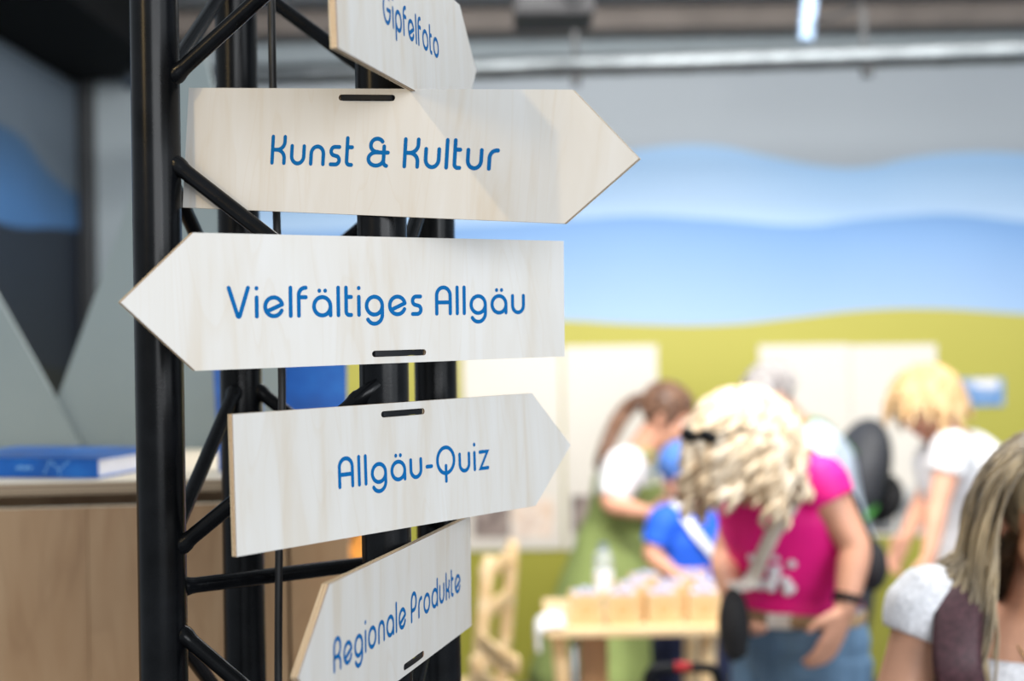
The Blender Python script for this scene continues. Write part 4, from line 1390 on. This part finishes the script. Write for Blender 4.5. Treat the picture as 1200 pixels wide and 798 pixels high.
m_.hair(M['h_white'], 160, .035, width=.009, cap=(.100, .084, .092), outward=0.3, rnd=8, steps=5, front=.02)
ru_c = lerp(m_.waist, m_.chest, .66) - m_.f * .165 + Vector((0, 0, .02))
ru = empty('rucksack', ru_c); tag(ru, 'dark grey rucksack on the back of the white-haired man', 'rucksack')
ax_ = (m_.neck - m_.waist).normalized()
MR = Matrix((m_.f, m_.l, Vector((0, 0, 1)))).transposed().to_4x4()
bm = bmesh.new(); ellipsoid(bm, ru_c, (.105, .15, .23), MR @ Matrix.Rotation(-.32, 4, 'Y'), 20, 16); remesh('pack', bm, .012, M['charcoal'], ru, 3)
bm = bmesh.new(); ellipsoid(bm, ru_c - m_.f * .065 - ax_ * .10, (.06, .12, .10), MR @ Matrix.Rotation(-.32, 4, 'Y'), 18, 12); obj('front_pocket', bm, M['black'], ru, smooth=True, world_space=True)
for q in (1, -1):
    band([lerp(m_.chest, m_.neck, .3) - m_.f * .14 + m_.l * .09 * q, lerp(m_.chest, m_.neck, .9) + m_.l * .11 * q + Vector((0, 0, .05)), m_.chest + m_.f * .14 + m_.l * .10 * q, m_.waist + m_.l * .155 * q, lerp(m_.waist, m_.chest, .2) - m_.f * .14 + m_.l * .1 * q], .022, .006, m_.l, 'shoulder_strap', M['grass'] if q == 1 else M['black'], ru)

# ---- blonde woman in white T-shirt
b5 = Human('woman in white T-shirt with golden blonde bob bending to the left', 4.9,
           (1150, 664), (1142, 612), (1128, 556), (1112, 512, 4.88), (1086, 474, 4.84), (-0.85, -0.50), (-0.80, -0.30, -0.50),
           ((1116, 530, 4.70), (1099, 592, 4.66), (1089, 650, 4.62), (-0.1, 0, -1), 0.3),
           ((1108, 534, 5.06), (1082, 588, 5.02), (1062, 628, 4.92), (-0.5, -0.3, -0.8), 0.3), k=0.98)
b5.hair_m = M['h_gold']
b5.body(M['skin'], .009)
b5.cloth('t_shirt', M['white'], lambda bm: (b5.torso(bm, .020, .06, .96), b5.arm(bm, 0, .020, 0, .33), b5.arm(bm, 1, .020, 0, .33)), .010)
b5.cloth('trousers', M['navy'], lambda bm: (b5.torso(bm, .012, 0, .26), b5.leg(bm, 0, .016), b5.leg(bm, 1, .016)), .010)
b5.shoes(M['shoe'])
b5.hair(M['h_gold'], 260, .14, wave=.005, width=.009, cap=(.106, .096, .102), outward=.9, rnd=9, steps=9, grow=1.08)

# ---- woman with long ash blonde hair in the foreground
d = Human('woman with long ash blonde hair in plum bodice and lace blouse, right edge', 2.12,
          (1222, 965), (1222, 880), (1222, 790), (1224, 708), (1238, 606, 2.09), (-0.18, -0.98), (-0.30, -0.92, -0.22),
          ((1346, 722), (1400, 865, 2.10), (1360, 985, 1.98), (-0.3, -0.3, -0.85), 0.3),
          ((1092, 716), (1040, 862, 2.10), (1078, 985, 1.98), (0.3, -0.3, -0.85), 0.3), k=0.97, girth=0.97)
d.hair_m = M['h_ash']
d.body(M['skin_tan'], .006)
d.cloth('blouse', M['lace'], lambda bm: (d.torso(bm, .007, .30, .70), d.arm(bm, 0, .014, .02, .235, .006), d.arm(bm, 1, .014, .02, .235, .006)), .006, 3)
d.cloth('bodice', M['plum'], lambda bm: d.torso(bm, .015, .22, .615), .006, 3)
for q in (1, -1):
    s_ = d.l * q
    band([d.chest + d.f * .12 + s_ * .130, lerp(d.chest, d.neck, .5) + d.f * .128 + s_ * .140, lerp(d.chest, d.neck, .85) + d.f * .078 + s_ * .130 + Vector((0, 0, .045)), lerp(d.chest, d.neck, .95) + s_ * .122 + Vector((0, 0, .055)), lerp(d.chest, d.neck, .6) - d.f * .12 + s_ * .115], .034, .008, d.l, 'bodice_strap', M['plum'], d.root)
# ruched floral trim along the neckline of the bodice
M['trim'] = mat('dusky_rose_trim', srgb(112, 66, 72), 0.6, var=0.25, scale=90)
ctrim = lerp(lerp(d.waist, d.chest, .5), d.chest, .92)
for q in range(17):
    a_ = -1.15 + 2.3 * q / 16
    bm = bmesh.new(); ellipsoid(bm, ctrim + Vector((0, 0, .012 - .02 * math.cos(a_))) + d.l * (.176 * math.sin(a_)) + d.f * (.136 * math.cos(a_)), (.011, .009, .009), None, 8, 6)
    obj('trim_knot', bm, M['trim'], d.root, smooth=True, world_space=True)
skirt(d, M['plum'], .40, .34)
d.shoes(M['shoe'])
d.hair(M['h_ash'], 1300, .40, wave=.006, freq=1.4, width=.0046, cap=(.098, .088, .098), outward=.25, rnd=11, steps=16, part=True, front=.03, avoid=[(d.hp(.035, 0, -.02), .088), (d.hp(.03, 0, -.09), .075), (d.neck - d.f * .02, .095), (lerp(d.neck, d.arms[0][0], .55), .075), (lerp(d.neck, d.arms[1][0], .55), .075), (d.chest + Vector((0, 0, .02)), .135)])
P = smooth_path([d.neck + d.l * .06 + d.f * .03, d.neck + d.l * .05 + d.f * .09 + Vector((0, 0, -.05)), d.neck + d.f * .115 + Vector((0, 0, -.10)), d.neck - d.l * .05 + d.f * .09 + Vector((0, 0, -.05)), d.neck - d.l * .06 + d.f * .03], 24)
M['gold'] = mat('gold_chain', (0.8, 0.6, 0.3), 0.3, metal=1.0)
bm = bmesh.new(); loft(bm, P, [.0016] * len(P), seg=6); obj('necklace', bm, M['gold'], d.root, smooth=True, world_space=True)
